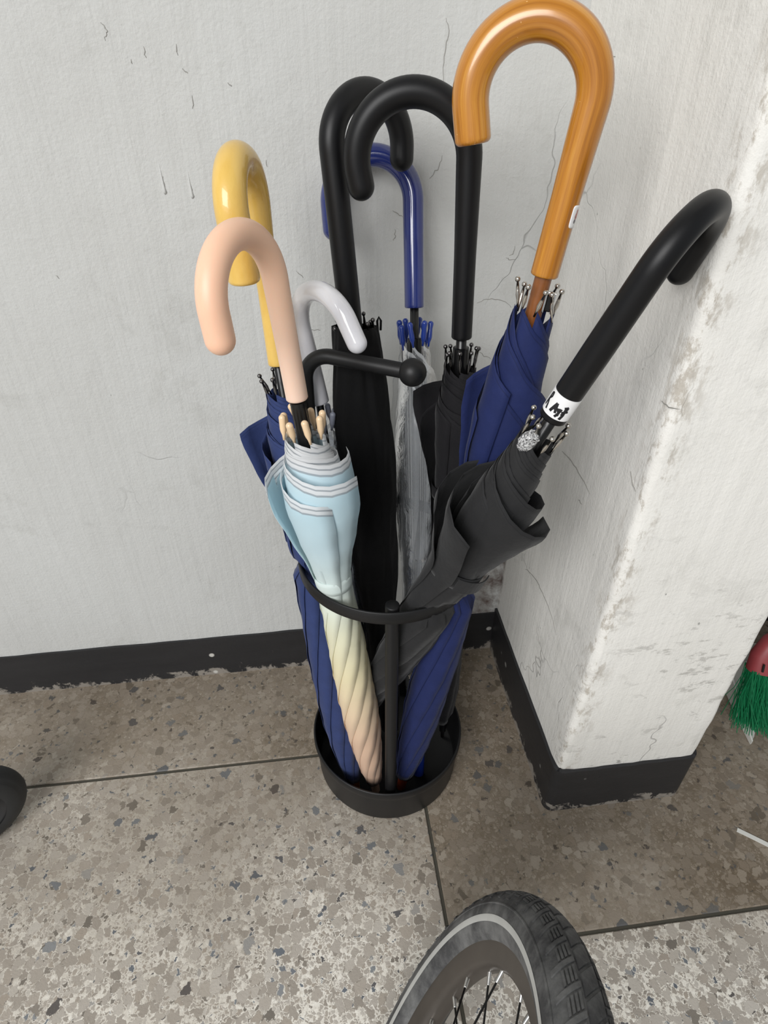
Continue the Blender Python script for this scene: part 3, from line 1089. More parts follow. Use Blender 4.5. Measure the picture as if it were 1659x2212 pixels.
rod('runner', uB[0], uB[1], axis_point(cB['T'], cB['B'], 0.034, None, uB[3]), axis_point(cB['T'], cB['B'], 0.062, None, uB[3]), 0.0085, M_DARKSHAFT)

# ---- black umbrella in a sleeve
spS = dict(T=(-0.0090, -0.1359, 0.6928), a=(-0.0691, 0.0798, 0.9944), h=(0.8326, 0.5538, 0.0134), s=0.1685, r=0.043, arc=3.2669, e=0.0203, r0=0.0121, r1=0.0118)
orgS = A3((0.0311, -0.1770, 0.0090))
rootS = thing('sleeved_umbrella', 'black hook handle umbrella packed in a plain black open-topped sleeve', 'umbrella', tuple(orgS))
make_handle(rootS, orgS, spS, M_HBLACK, 'round')
TS = A3((-0.0055, -0.1350, 0.7000))
LS = np.linalg.norm(orgS - TS)
aS = (orgS - TS) / LS
XS, YS = perp(-aS)
profS = [(0.0, 0.0235), (0.003, 0.0240), (0.03, 0.0268), (0.07, 0.0300), (0.12, 0.0335), (0.2, 0.0345), (0.3, 0.0310), (0.4, 0.0245), (0.5, 0.022), (0.6, 0.018), (0.665, 0.014)]
nS, rS = 64, 70
V = []
thS = np.linspace(0, 2 * np.pi, nS, endpoint=False)
ts = list(np.linspace(0, 0.672, rS))
rows = [(0.060, -0.0016)] + [(0.03, -0.0016), (0.004, -0.0014), (0.0, -0.0007)] + [(t, 0.0) for t in ts]
for t, ins in rows:
    r = interp(profS, t) + ins
    wr = 0.0011 * np.sin(3 * thS + 9 * t / 0.2) + 0.0007 * np.sin(7 * thS - 30 * t) + 0.0006 * np.sin(13 * thS + 60 * t)
    fold = -0.0030 * np.exp(-((thS - 4.9 - 0.8 * t) / 0.12) ** 2) * min(1, t / 0.03) + 0.0018 * np.exp(-((thS - 5.1 - 0.8 * t) / 0.10) ** 2)
    tz = t + 0.004 * np.sin(thS + 0.6) * max(0, 1 - t / 0.1)
    rr_ = r + wr + fold
    V.append(TS + np.outer(tz, aS) + np.outer(rr_ * np.cos(thS), XS) + np.outer(rr_ * np.sin(thS) * 0.94, YS))
V = squeeze(np.concatenate(V))
F = grid_faces(len(rows), nS, True) + [tuple((len(rows) - 1) * nS + j for j in range(nS))]
slv = mesh_obj('sleeve', V - orgS, F, M_SLEEVE, rootS, attrs={'hem': np.full(len(V), 0.5)})
slv['label'] = 'plain black cloth sleeve with an open top'
# furled cloth and rib ends just inside the sleeve mouth
v, f = lathe([(0.006, 0.02), (0.013, 0.02), (0.0175, 0.05), (0.0195, 0.12)], 40, True)
V = along_axis(v, TS, aS)
mesh_obj('furled_canopy', V - orgS, f, M_SLEEVE, rootS, attrs={'hem': np.full(len(V), 0.5)})
tipsS = []
for k in range(10):
    an = 0.3 + 2 * math.pi * k / 10
    out = math.cos(an) * XS + math.sin(an) * YS
    tipsS.append((TS + aS * 0.0125 + out * 0.0198, out))
put_tips(rootS, orgS, tipsS, aS, 'ball_gun', M_GUNTIP, lean=0.0, seed=5)
v, f = lathe([(0.0015, -0.005), (0.0021, 0), (0.0012, 0.01), (0.002, 0.012), (0.0001, 0.0145)], 8)
rod('shaft', rootS, orgS, A3(spS['T']), TS + aS * 0.3, 0.005, M_DARKSHAFT)
# drawstring loop end sticking up at the mouth
pr = TS + XS * 0.0245 + YS * 0.004
V, F, _ = sweep([pr + aS * 0.01 - orgS, pr - aS * 0.002 - orgS, pr - aS * 0.006 + XS * 0.002 - orgS, pr - aS * 0.002 + XS * 0.004 - orgS, pr + aS * 0.008 + XS * 0.003 - orgS], 0.0013, 8)
mesh_obj('drawstring', V, F, M_SLEEVE, rootS, attrs={'hem': np.full(len(V), 0.5)})

# ---- second black umbrella, open-wrapped deep black cloth
cK = dict(T=(0.1029, -0.1687, 0.6950), B=(0.1175, -0.1900, 0.0090), N=10, W=4.9, core=0.46, t0=0.030, t1=0.640,
          prof=[(0.0, 0.018), (0.030, 0.0195), (0.05, 0.0235), (0.09, 0.0285), (0.15, 0.0265), (0.3, 0.025), (0.45, 0.0245), (0.55, 0.022), (0.6, 0.018), (0.64, 0.011)],
          twist=[(0, 0.3), (0.18, 0.0), (0.65, -2.4)], drop=[0.05, 0.07, 0.045, 0.075, 0.055], flare=[0.0, 0.004, 0.0, 0.002, 0.0, 0.0, 0.018, 0.034, 0.016, 0.0], phase=-0.2, seed=14)
spK = dict(T=(0.1029, -0.1687, 0.6950), a=(-0.0274, 0.0287, 0.9992), h=(-0.9864, 0.1613, -0.0317), s=0.1625, r=0.05, arc=3.3228, e=0.023, r0=0.0106, r1=0.0122)
uK = umbrella('slim black hook handle umbrella with deep black cloth, beside the stand ball', spK, cK, M_HBLACK, 'round', M_BLACKF, 'ball_gun', M_GUNTIP, M_DARKSHAFT, 0.0055, (M_GUNTIP, 0.0035, 0.03))
strap(uK[0], uK[1], cK, 0.185, 0.016, 0.0012, M_BLACKF)
rod('runner', uK[0], uK[1], axis_point(cK['T'], cK['B'], 0.010, None, uK[3]), axis_point(cK['T'], cK['B'], 0.05, None, uK[3]), 0.0085, M_DARKSHAFT)

# ---- orange wooden handle, navy cloth
cO = dict(T=(0.1436, -0.2676, 0.7835), B=(0.0355, -0.2690, 0.0090), N=8, W=3.9, core=0.48, t0=0.026, t1=0.745,
          prof=[(0.0, 0.018), (0.026, 0.0205), (0.05, 0.0250), (0.1, 0.0305), (0.14, 0.0320), (0.2, 0.0275), (0.3, 0.024), (0.4, 0.026), (0.5, 0.0275), (0.58, 0.0265), (0.65, 0.0235), (0.7, 0.019), (0.745, 0.0125)],
          twist=[(0, 0.5), (0.25, 0.0), (0.75, -3.0)], drop=[0.07, 0.10, 0.08, 0.11, 0.075, 0.095, 0.085, 0.105], flare=[0.0, 0.0, 0.003, 0.0, 0.0, 0.026, 0.016, 0.0], phase=0.1, seed=15, fdec=0.09)
spO = dict(T=(0.1436, -0.2676, 0.7835), a=(0.1402, 0.0036, 0.9901), h=(-0.9362, 0.3261, 0.1314), s=0.1187, r=0.0439, arc=3.448, e=0.0239, r0=0.0115, r1=0.0137)
uO = umbrella('tall umbrella with varnished orange wooden hook handle and navy cloth', spO, cO, M_HWOOD, 'flat', M_NAVY, 'ball_steel', M_STEELTIP, M_WOODSHAFT, 0.0072, (M_FERRULE_RED, 0.0085, 0.03))

# ---- right-hand black umbrella, charcoal cloth, taped label
cR = dict(T=(0.1392, -0.3443, 0.6925), B=(-0.0640, -0.1950, 0.0100), N=8, W=7.0, core=0.40, t0=0.022, t1=0.690,
          prof=[(0.0, 0.0155), (0.022, 0.018), (0.05, 0.0245), (0.08, 0.0285), (0.12, 0.0315), (0.16, 0.031), (0.2, 0.0275), (0.22, 0.0275), (0.28, 0.0295), (0.35, 0.0295), (0.42, 0.026), (0.5, 0.019), (0.6, 0.015), (0.69, 0.010)],
          twist=[(0, 0.2), (0.2, 0.0), (0.7, -4.2)], drop=[0.085, 0.10, 0.09, 0.105, 0.085, 0.095, 0.10, 0.09], flare=[0.0, 0.030, 0.022, 0.0, 0.0, 0.028, 0.024, 0.0], phase=-1.05, seed=16, fdec=0.062, open=0.3, ctop=0.9)
spR = dict(T=(0.1392, -0.3443, 0.6925), a=(0.2922, -0.2118, 0.9326), h=(0.7237, 0.6865, -0.0708), s=0.1284, r=0.0429, arc=2.8527, e=0.0356, r0=0.0115, r1=0.0104)
uR = umbrella('black umbrella leaning right onto the pillar, white handwritten label on its handle', spR, cR, M_HBLACK, 'round', M_BLACKGREY, 'ball_steel', M_STEELTIP, M_DARKSHAFT, 0.0055, (M_DARKSHAFT, 0.0065, 0.03))
strap(uR[0], uR[1], cR, 0.205, 0.020, 0.0012, M_BLACKGREY, tail=(-1.35, 0.045), swing=0.8)

# ---- peach handle, pastel gradient cloth
cP = dict(T=(-0.0690, -0.2585, 0.6797), B=(-0.0040, -0.2706, 0.0100), N=8, W=5.9, core=0.60, t0=0.036, t1=0.640,
          prof=[(0.0, 0.021), (0.040, 0.0225), (0.06, 0.0262), (0.08, 0.030), (0.10, 0.0325), (0.13, 0.0320), (0.17, 0.0265), (0.205, 0.0200), (0.228, 0.0188), (0.25, 0.0205), (0.3, 0.0222), (0.38, 0.0245), (0.45, 0.0255), (0.5, 0.0247), (0.55, 0.0218), (0.6, 0.0172), (0.64, 0.0118)],
          twist=[(0, 0.3), (0.228, 0.0), (0.26, -0.3), (0.65, -5.4)], drop=[0.040, 0.030, 0.034, 0.04, 0.05, 0.046, 0.078, 0.060], flare=[0.021, 0.013, 0.004, 0.0, 0.012, 0.018, 0.003, 0.013], phase=0.0, seed=17, fdec=0.075, hpow=1.05, lean=0.1)
spP = dict(T=(-0.0690, -0.2585, 0.6797), a=(-0.0809, 0.0128, 0.9966), h=(-0.4808, -0.8764, -0.0278), s=0.1064, r=0.0428, arc=3.1185, e=0.0295, r0=0.0101, r1=0.0112)
uP = umbrella('pastel blue-to-peach umbrella with matte peach hook handle, at the front left', spP, cP, M_HPEACH, 'round', M_PASTEL, 'capsule_cream', M_TIP_CREAM, M_DARKSHAFT, 0.0052, (M_FERRULE_PEACH, 0.0078, 0.03))
strap(uP[0], uP[1], cP, 0.222, 0.018, 0.0006, M_PASTEL, label='pale fastening band round the cloth')
rod('runner', uP[0], uP[1], axis_point(cP['T'], cP['B'], 0.002, None, uP[3]), axis_point(cP['T'], cP['B'], 0.05, None, uP[3]), 0.0075, M_DARKSHAFT)

# ------------------------------------------------------------------ small fittings on the umbrellas
def surface_frame(spec, s, ang):
    """point and frame on the straight part of a handle; ang = 0 faces the viewer, + turns to the viewer's right"""
    a = unit(A3(spec['a']))
    p = A3(spec['T']) + a * s
    toc = A3(CAMPOS) - p
    toc = unit(toc - a * np.dot(a, toc))
    right = np.cross(a, toc)
    return p, a, toc, right

def wrap_patch(spec, s0, s1, a0, a1, r, n=24, rows=2, corner=0.0):
    p, a, f0, rt = surface_frame(spec, (s0 + s1) / 2, 0)
    V = []
    for i in range(rows):
        for j in range(n):
            an = a0 + (a1 - a0) * j / (n - 1)
            s = s0 + (s1 - s0) * i / (rows - 1)
            V.append(A3(spec['T']) + a * s + r * (math.cos(an) * f0 + math.sin(an) * rt))
    return V, grid_faces(rows, n, False)

M_TAPE = simple('white_paper_tape', rgba(240, 240, 240), 0.5)
M_INK = simple('black_marker_ink', rgba(22, 22, 26), 0.6)
M_INKBLUE = simple('blue_black_marker_ink', rgba(30, 32, 52), 0.6)
orgR = uR[1]
rb = spR['r0']
# tape band round the handle foot
pR, aR, f0, rtR = surface_frame(spR, 0.016, 0)
n = 48
V = []
for s, r in ((0.0062, rb), (0.0062, rb + 0.0004), (0.0265, rb + 0.0004), (0.0265, rb)):
    for j in range(n):
        an = 2 * math.pi * j / n
        V.append(A3(spR['T']) + aR * s + r * (math.cos(an) * f0 + math.sin(an) * rtR))
tape = mesh_obj('label_tape', A3(V) - orgR, grid_faces(4, n, True), M_TAPE, uR[0], sharp=40)
tape['label'] = 'white tape with handwriting'
# handwriting: strokes in (angle, height) with height 0..1 across the tape
strokes = [
    ([(-1.22, 0.22), (-1.18, 0.55), (-1.16, 0.82)], 0.0009), ([(-1.16, 0.82), (-1.02, 0.86), (-0.98, 0.70), (-1.14, 0.54)], 0.0008), ([(-1.12, 0.52), (-0.98, 0.34), (-0.90, 0.14)], 0.0009),
    ([(-0.52, 0.20), (-0.40, 0.46), (-0.30, 0.66)], 0.0011), ([(-0.30, 0.66), (-0.22, 0.42), (-0.14, 0.24)], 0.0010), ([(-0.44, 0.38), (-0.20, 0.40)], 0.0008),
    ([(-0.08, 0.50), (0.02, 0.34), (0.12, 0.50)], 0.0010), ([(0.12, 0.52), (0.06, 0.26), (-0.04, 0.10)], 0.0010), ([(-0.04, 0.24), (0.16, 0.20)], 0.0008),
    ([(0.26, 0.60), (0.50, 0.68)], 0.0009), ([(0.50, 0.68), (0.38, 0.50)], 0.0009), ([(0.22, 0.38), (0.62, 0.48)], 0.0010), ([(0.40, 0.56), (0.42, 0.26), (0.34, 0.06)], 0.0011), ([(0.28, 0.26), (0.52, 0.62)], 0.0007),
]
VV, FF = [], []
for pl, w in strokes:
    pl = A3(pl)
    dense = []
    for i in range(len(pl) - 1):
        for k in range(5):
            dense.append(pl[i] + (pl[i + 1] - pl[i]) * k / 5)
    dense.append(pl[-1])
    P3 = [A3(spR['T']) + aR * (0.0062 + 0.0203 * h) + (rb + 0.00035) * (math.cos(an) * f0 + math.sin(an) * rtR) for an, h in [(q[0] + 0.10, q[1]) for q in dense]]
    v, f, _ = sweep(A3(P3) - orgR, w * 1.15, 8)
    # flatten the ink onto the tape
    cen = A3(spR['T']) - orgR
    rel = v - cen
    ax_ = np.outer(rel @ aR, aR)
    rad_ = rel - ax_
    rl = np.linalg.norm(rad_, axis=1)
    nr = rb + 0.00042 + (rl - (rb + 0.00035)) * 0.12
    v = cen + ax_ + rad_ * (nr / rl)[:, None]
    FF += [tuple(len(VV) + i for i in q) for q in f]
    VV += list(v)
hw = mesh_obj('handwriting', VV, FF, M_INK, tape)
hw['label'] = 'black marker handwriting'
# crumpled film over the release button
bm = bmesh.new()
bmesh.ops.create_icosphere(bm, subdivisions=3, radius=1.0)
pb, ab, fb, rb_ = surface_frame(spR, -0.012, 0)
rc = np.random.default_rng(4)
dirs = rc.normal(size=(14, 3))
dirs /= np.linalg.norm(dirs, axis=1)[:, None]
cb = axis_point(cR['T'], cR['B'], 0.020, None, uR[3]) + fb * 0.017 - rb_ * 0.006
for vv in bm.verts:
    p = A3(vv.co)
    k = 1 + 0.16 * np.max(dirs @ p) - 0.12 * abs(math.sin(7 * p[0] + 5 * p[1])) + 0.08 * math.sin(11 * p[2] + 3 * p[0])
    q = cb + k * (p[0] * rb_ * 0.0068 + p[1] * fb * 0.0042 + p[2] * (ab * 0.0105 + rb_ * 0.001))
    vv.co = Vector(q - orgR)
me = bpy.data.meshes.new('plastic_wrapped_button')
bm.to_mesh(me)
bm.free()
mw = NT('crumpled_clear_film')
mw.set(Roughness=0.12)
Pn = mw.noise(mw.obj(), 420, 3, 0.7, 1.0)
mw.color(mw.ramp(mw.rng(Pn.outputs[0], 0.38, 0.6), [(0, rgba(40, 40, 40)), (0.35, rgba(150, 150, 152)), (1, rgba(245, 245, 245))]))
mw.bump(Pn.outputs[0], 0.9, 0.003)
mw.b.inputs['Coat Weight'].default_value = 0.6
me.materials.append(mw.m)
o = data_obj('plastic_wrapped_button', me, uR[0])
o['label'] = 'release button in crumpled clear film'

# chrome latch on the wooden umbrella
def small_box(name, root, org, c, ex, ey, ez, hx, hy, hz, mat):
    c, ex, ey, ez = A3(c), A3(ex), A3(ey), A3(ez)
    v, f = box_vf(-hx, hx, -hy, hy, -hz, hz)
    V = [c + p[0] * ex + p[1] * ey + p[2] * ez - org for p in v]
    o = mesh_obj(name, V, f, mat, root, smooth=False)
    md = o.modifiers.new('bevel', 'BEVEL')
    md.width = min(hx, hy, hz) * 0.4
    md.segments = 2
    return o
pO, aO, fO, rO = surface_frame(spO, 0, 0)
orgO = uO[1]
small_box('latch', uO[0], orgO, pO - aO * 0.019 + rO * 0.0100 + fO * 0.001, rO, fO, aO, 0.0030, 0.003, 0.0080, M_DARKSHAFT)
for dx in (-0.0042, 0.0042):
    small_box('latch_plate', uO[0], orgO, pO - aO * 0.019 + rO * (0.0100 + dx * 0.8) + fO * 0.0025, rO, fO, aO, 0.0008, 0.0036, 0.0085, M_CHROME)
small_box('latch_bar', uO[0], orgO, pO - aO * 0.0115 + rO * 0.0100 + fO * 0.0035, rO, fO, aO, 0.0040, 0.0014, 0.0009, M_CHROME)
# small white sticker on the wooden handle
a0, a1, s0, s1 = 0.72, 1.86, 0.0395, 0.0560
rr_h = spO['r0'] + 0.00045
pm, am, fm_, rm_ = surface_frame(spO, 0.048, 0)
def on_handle(an, s, r):
    return A3(spO['T']) + am * s + r * (math.cos(an) * fm_ + math.sin(an) * rm_)
V, F = [], []
nj, ni = 15, 11
for i in range(ni):
    for j in range(nj):
        x = j / (nj - 1) * 2 - 1
        y = i / (ni - 1) * 2 - 1
        # superellipse-rounded rectangle
        k = 1.0 / max((abs(x) ** 7 + abs(y) ** 7) ** (1 / 7.0), max(abs(x), abs(y)), 1e-6) * max(abs(x), abs(y))
        x2, y2 = x * k, y * k
        V.append(on_handle((a0 + a1) / 2 + (a1 - a0) / 2 * x2, (s0 + s1) / 2 + (s1 - s0) / 2 * y2, rr_h) - orgO)
F = grid_faces(ni, nj, False)
stk = mesh_obj('sticker', V, F, M_TAPE, uO[0])
stk.modifiers.new('thickness', 'SOLIDIFY').thickness = 0.0003
stk['label'] = 'small white sticker with a pink and grey figure'
M_PINK = simple('pink_print', rgba(196, 142, 134), 0.6)
M_GREYP = simple('grey_print', rgba(120, 118, 118), 0.6)
def blob(name, mat, ca, cs_, ra, rs, parent):
    V, F = [], []
    nb = 16
    V.append(on_handle(ca, cs_, rr_h + 0.0002) - orgO)
    for k in range(nb):
        b = 2 * math.pi * k / nb
        V.append(on_handle(ca + ra * math.cos(b), cs_ + rs * math.sin(b), rr_h + 0.0002) - orgO)
    F = [(0, 1 + k, 1 + (k + 1) % nb) for k in range(nb)]
    mesh_obj(name, V, F, mat, parent)
blob('print_mark', M_PINK, 1.22, 0.0484, 0.16, 0.0026, stk)
blob('print_mark', M_PINK, 1.18, 0.0516, 0.05, 0.0016, stk)
blob('print_mark', M_PINK, 1.28, 0.0516, 0.05, 0.0016, stk)
blob('print_mark', M_GREYP, 1.18, 0.0446, 0.13, 0.0016, stk)
blob('print_mark', M_INK, 1.14, 0.0478, 0.03, 0.0004, stk)
blob('print_mark', M_INK, 1.24, 0.0476, 0.03, 0.0004, stk)

# ------------------------------------------------------------------ bicycle wheel in the foreground
def bicycle_wheel():
    x0, y0, psi, R, rtb, lean = -0.0889, -0.6927, 0.4825, 0.2372, 0.0255, 0.365
    fwd = A3((math.sin(psi), math.cos(psi), 0))
    side = A3((math.cos(psi), -math.sin(psi), 0))
    upv = A3((0, 0, 1)) * math.cos(lean) + side * math.sin(lean)
    sd = side * math.cos(lean) - A3((0, 0, 1)) * math.sin(lean)
    c = A3((x0, y0, 0.0022)) + upv * R
    root = thing('bicycle_wheel', 'small bicycle wheel with dusty black tyre and pale sidewall stripe', 'bicycle wheel', (0, 0, 0))
    # wheel frame: local x = forward, y = side, z = up
    M = Matrix((Vector(fwd), -Vector(sd), Vector(upv))).transposed().to_4x4()
    M.translation = Vector(c)
    root.matrix_world = M
    # (local y points to -sd so that the frame is right handed)
    Rm = R - rtb

    def tyre_mat():
        m = NT('dusty_tyre_rubber')
        P = m.obj()
        n1 = m.noise(P, 26, 6, 0.7)
        n2 = m.noise(P, 300, 3, 0.6)
        cc = m.mix(m.rng(n1.outputs[0], 0.42, 0.72), rgba(60, 60, 61), rgba(116, 116, 115))
        m.color(cc)
        m.set(Roughness=0.7)
        m.bump(n2.outputs[0], 0.2, 0.0008)
        return m.m
    MT = tyre_mat()
    M_STRIPE = simple('grey_reflective_stripe', rgba(186, 186, 182), 0.5, var=0.12)
    M_RIM = simple('dull_black_rim', rgba(86, 80, 74), 0.42, 0.35, var=0.25, bscale=120)
    M_SPOKE = simple('black_spoke', rgba(34, 33, 32), 0.35, 0.6)
    M_NIP = simple('silver_nipple', rgba(196, 194, 190), 0.25, 1.0)

    def spin(profile, n=160, mat=None, name='part', parent=None, closed=False, sharp=None):
        # profile: (radius from wheel centre, lateral)
        th = np.linspace(0, 2 * np.pi, n, endpoint=False)
        V = []
        prof = list(profile) + ([profile[0]] if closed else [])
        for r, y in prof:
            V.append(np.stack([r * np.cos(th), np.full(n, y), r * np.sin(th)], 1))
        V = np.concatenate(V)
        return mesh_obj(name, V, grid_faces(len(prof), n, True), mat, parent, sharp=sharp)
    tp = []
    for b in np.linspace(-150, 150, 61):
        b = math.radians(b)
        rr = rtb
        tp.append((Rm + rr * math.cos(b), rr * math.sin(b)))
    tyre = spin(tp, 180, MT, 'tyre', root)
    # stripes, on both sidewalls (lateral +: toward local +y)
    for s in (-1, 1):
        st = []
        for b in np.linspace(98, 111, 6):
            b = math.radians(b)
            st.append((Rm + (rtb + 0.0003) * math.cos(b), s * (rtb + 0.0003) * math.sin(b)))
        o = spin(st, 160, M_STRIPE, 'sidewall_stripe', tyre)
        o['label'] = 'pale grey stripe'
        # moulded lip above the stripe
        lp = []
        for k in range(9):
            b = math.radians(74 + 2.6 * math.cos(k / 8 * math.pi))
            lp.append((Rm + (rtb + 0.0007 * math.sin(k / 8 * math.pi)) * math.cos(b), s * (rtb + 0.0007 * math.sin(k / 8 * math.pi)) * math.sin(b)))
        spin(lp, 160, MT, 'sidewall_lip', tyre)
    # shoulder lugs: slanted pads, shared mesh
    nl = 66
    V, F = [], []
    for lay, h in ((0, -0.0004), (1, 0.0013)):
        ins = 0.0 if lay == 0 else 0.06
        for i in range(5):
            for j in range(3):
                tb = i / 4
                b = math.radians(-17 + 34 * (tb * (1 - 2 * ins) + ins))
                w = (2 * math.pi / nl) * 0.455
                ta = (j - 1) * w * (1 - 2 * ins) + (tb - 0.5) * 0.07
                r = Rm + (rtb + h) * math.cos(b)
                V.append((r * math.cos(ta), (rtb + h) * math.sin(b), r * math.sin(ta)))
    def gi(l, i, j):
        return l * 15 + i * 3 + j
    for i in range(4):
        for j in range(2):
            F.append((gi(1, i, j), gi(1, i + 1, j), gi(1, i + 1, j + 1), gi(1, i, j + 1)))
    for i in range(4):
        F.append((gi(0, i, 0), gi(0, i + 1, 0), gi(1, i + 1, 0), gi(1, i, 0)))
        F.append((gi(0, i + 1, 2), gi(0, i, 2), gi(1, i, 2), gi(1, i + 1, 2)))
    for j in range(2):
        F.append((gi(0, 0, j + 1), gi(0, 0, j), gi(1, 0, j), gi(1, 0, j + 1)))
        F.append((gi(0, 4, j), gi(0, 4, j + 1), gi(1, 4, j + 1), gi(1, 4, j)))
    lug = bpy.data.meshes.new('tread_lug')
    lug.from_pydata(V, [], F)
    lug.materials.append(MT)
    for k in range(nl):
        o = data_obj('tread_lug', lug, tyre)
        o.rotation_euler = (0, 2 * math.pi * k / nl, 0)
    # fine side tread: cross ribs and short bars, too small to pick apart
    VV, FF = [], []
    def pad(ta0, ta1, b0, b1, h, sl=0.0, nb=3):
        n0 = len(VV)
        for lay in (-0.0003, h):
            for i in range(nb):
                b = math.radians(b0 + (b1 - b0) * i / (nb - 1))
                for ta in (ta0, ta1):
                    t2 = ta + sl * (b / math.radians(24))
                    r = Rm + (rtb + lay) * math.cos(b)
                    VV.append((r * math.cos(t2), (rtb + lay) * math.sin(b), r * math.sin(t2)))
        m2 = nb * 2
        for i in range(nb - 1):
            q = n0 + m2 + i * 2
            FF.append((q, q + 2, q + 3, q + 1))
            p = n0 + i * 2
            FF.append((p, p + 2, q + 2, q))
            FF.append((p + 3, p + 1, q + 1, q + 3))
        FF.append((n0, n0 + m2, n0 + m2 + 1, n0 + 1))
        FF.append((n0 + m2 - 2, n0 + m2 - 1, n0 + 2 * m2 - 1, n0 + 2 * m2 - 2))
    for k in range(nl):
        t0_ = 2 * math.pi * k / nl
        pt = 2 * math.pi / nl
        for sg in (-1, 1):
            pad(t0_, t0_ + pt * 0.2, sg * 19 if sg > 0 else -62, 62 if sg > 0 else -19, 0.0013, 0.03, 9)
            for b in (23.5, 30, 36.5, 43):
                pad(t0_ + pt * 0.32, t0_ + pt * 0.9, sg * b - 2.0, sg * b + 2.0, 0.0011, 0.03)
    ct = mesh_obj('fine_tread', VV, FF, MT, tyre, smooth=False)
    ct['kind'] = 'stuff'
    # rim
    rp = [(0.2000 - 0.0125, -0.0135), (0.1925, -0.0135), (0.1925, -0.0115), (0.186, -0.0110), (0.1765, -0.0098), (0.1725, -0.006), (0.1715, 0.0), (0.1725, 0.006), (0.1765, 0.0098), (0.186, 0.0110), (0.1925, 0.0115), (0.1925, 0.0135), (0.1875, 0.0135)]
    rimw = [(0.1955, -0.0125), (0.1955, -0.0142), (0.1905, -0.0142), (0.1880, -0.0128), (0.1760, -0.0105), (0.1725, -0.0070), (0.1712, 0.0), (0.1725, 0.0070), (0.1760, 0.0105), (0.1880, 0.0128), (0.1905, 0.0142), (0.1955, 0.0142), (0.1955, 0.0125), (0.1830, 0.0100), (0.1790, 0.0), (0.1830, -0.0100)]
    rim = spin(rimw, 140, M_RIM, 'rim', root, closed=True, sharp=35)
    # hub
    hp = [(0.0, -0.045), (0.005, -0.045), (0.005, -0.033), (0.026, -0.033), (0.027, -0.030), (0.026, -0.027), (0.014, -0.024), (0.012, 0.0), (0.014, 0.024), (0.026, 0.027), (0.027, 0.030), (0.026, 0.033), (0.005, 0.033), (0.005, 0.045), (0.0, 0.045)]
    spin([(max(r, 0.0002), y) for r, y in hp], 40, M_RIM, 'hub', root, sharp=35)
    # spokes with nipples
    ns = 28
    for k in range(ns):
        a = 2 * math.pi * (k + 0.35) / ns
        s = 1 if k % 2 else -1
        off = (1 if (k // 2) % 2 else -1) * 0.75
        p1 = A3((0.1735 * math.cos(a), s * 0.002, 0.1735 * math.sin(a)))
        p0 = A3((0.0235 * math.cos(a + off), s * 0.030, 0.0235 * math.sin(a + off)))
        sp = rod('spoke', root, A3((0, 0, 0)), p0, p1, 0.0010, M_SPOKE, 8)
        d = unit(p1 - p0)
        rod('spoke_nipple', root, A3((0, 0, 0)), p1 - d * 0.011, p1 + d * 0.001, 0.0021, M_NIP, 8) if False else None
        v, f, _ = sweep([p1 - d * 0.012, p1 - d * 0.0115, p1 - d * 0.001, p1], [0.0017, 0.0019, 0.0022, 0.0026], 8)
        mesh_obj('spoke_nipple', v, f, M_NIP, sp)
    return root
bicycle_wheel()

# ------------------------------------------------------------------ small wheel at the left edge
def small_wheel():
    M_RUB = simple('black_foam_tyre', rgba(44, 45, 46), 0.6, bump=0.15, bscale=500, var=0.15)
    M_HUB = simple('black_plastic_hub', rgba(28, 28, 29), 0.4)
    root = thing('stroller_wheel', 'black rounded rubber wheel at the left edge on the terrazzo', 'wheel', (0, 0, 0))
    Rw, w = 0.076, 0.021
    ax = unit(A3((0.55, -0.83, 0.0)))
    zz = A3((0, 0, 1))
    xx = np.cross(ax, zz)
    M = Matrix((Vector(xx), Vector(ax), Vector(zz))).transposed().to_4x4()
    M.translation = Vector((-0.585, -0.268, Rw))
    root.matrix_world = M
    def spin(prof, mat, name, parent, n=72, sharp=40):
        th = np.linspace(0, 2 * np.pi, n, endpoint=False)
        V = np.concatenate([np.stack([r * np.cos(th), np.full(n, y), r * np.sin(th)], 1) for r, y in prof])
        return mesh_obj(name, V, grid_faces(len(prof), n, True), mat, parent, sharp=sharp)
    prof = []
    for b in np.linspace(-100, 100, 33):
        b = math.radians(b)
        g = 0.0012 * math.exp(-((abs(math.degrees(b)) - 48) / 3.5) ** 2)
        prof.append((Rw - 0.026 + (0.026 - g) * math.cos(b), (w - g) * math.sin(b)))
    spin(prof, M_RUB, 'tyre', root)
    hb = [(0.0002, -0.016), (0.012, -0.017), (0.016, -0.012), (0.036, -0.010), (0.044, -0.016), (0.047, -0.0185), (0.0505, -0.0185), (0.0505, 0.0185), (0.047, 0.0185), (0.044, 0.016), (0.036, 0.010), (0.016, 0.012), (0.012, 0.017), (0.0002, 0.016)]
    spin(hb, M_HUB, 'hub', root)
small_wheel()

# ------------------------------------------------------------------ things behind the pillar
M_WHITEPL = simple('white_plastic', rgba(226, 226, 220), 0.4, var=0.06)
M_REDPL = simple('dull_red_plastic', rgba(150, 62, 66), 0.45, var=0.15)
M_GREENB = simple('green_bristle_plastic', rgba(28, 128, 82), 0.45)
M_REDB = simple('dark_red_bristle_plastic', rgba(120, 34, 44), 0.5)

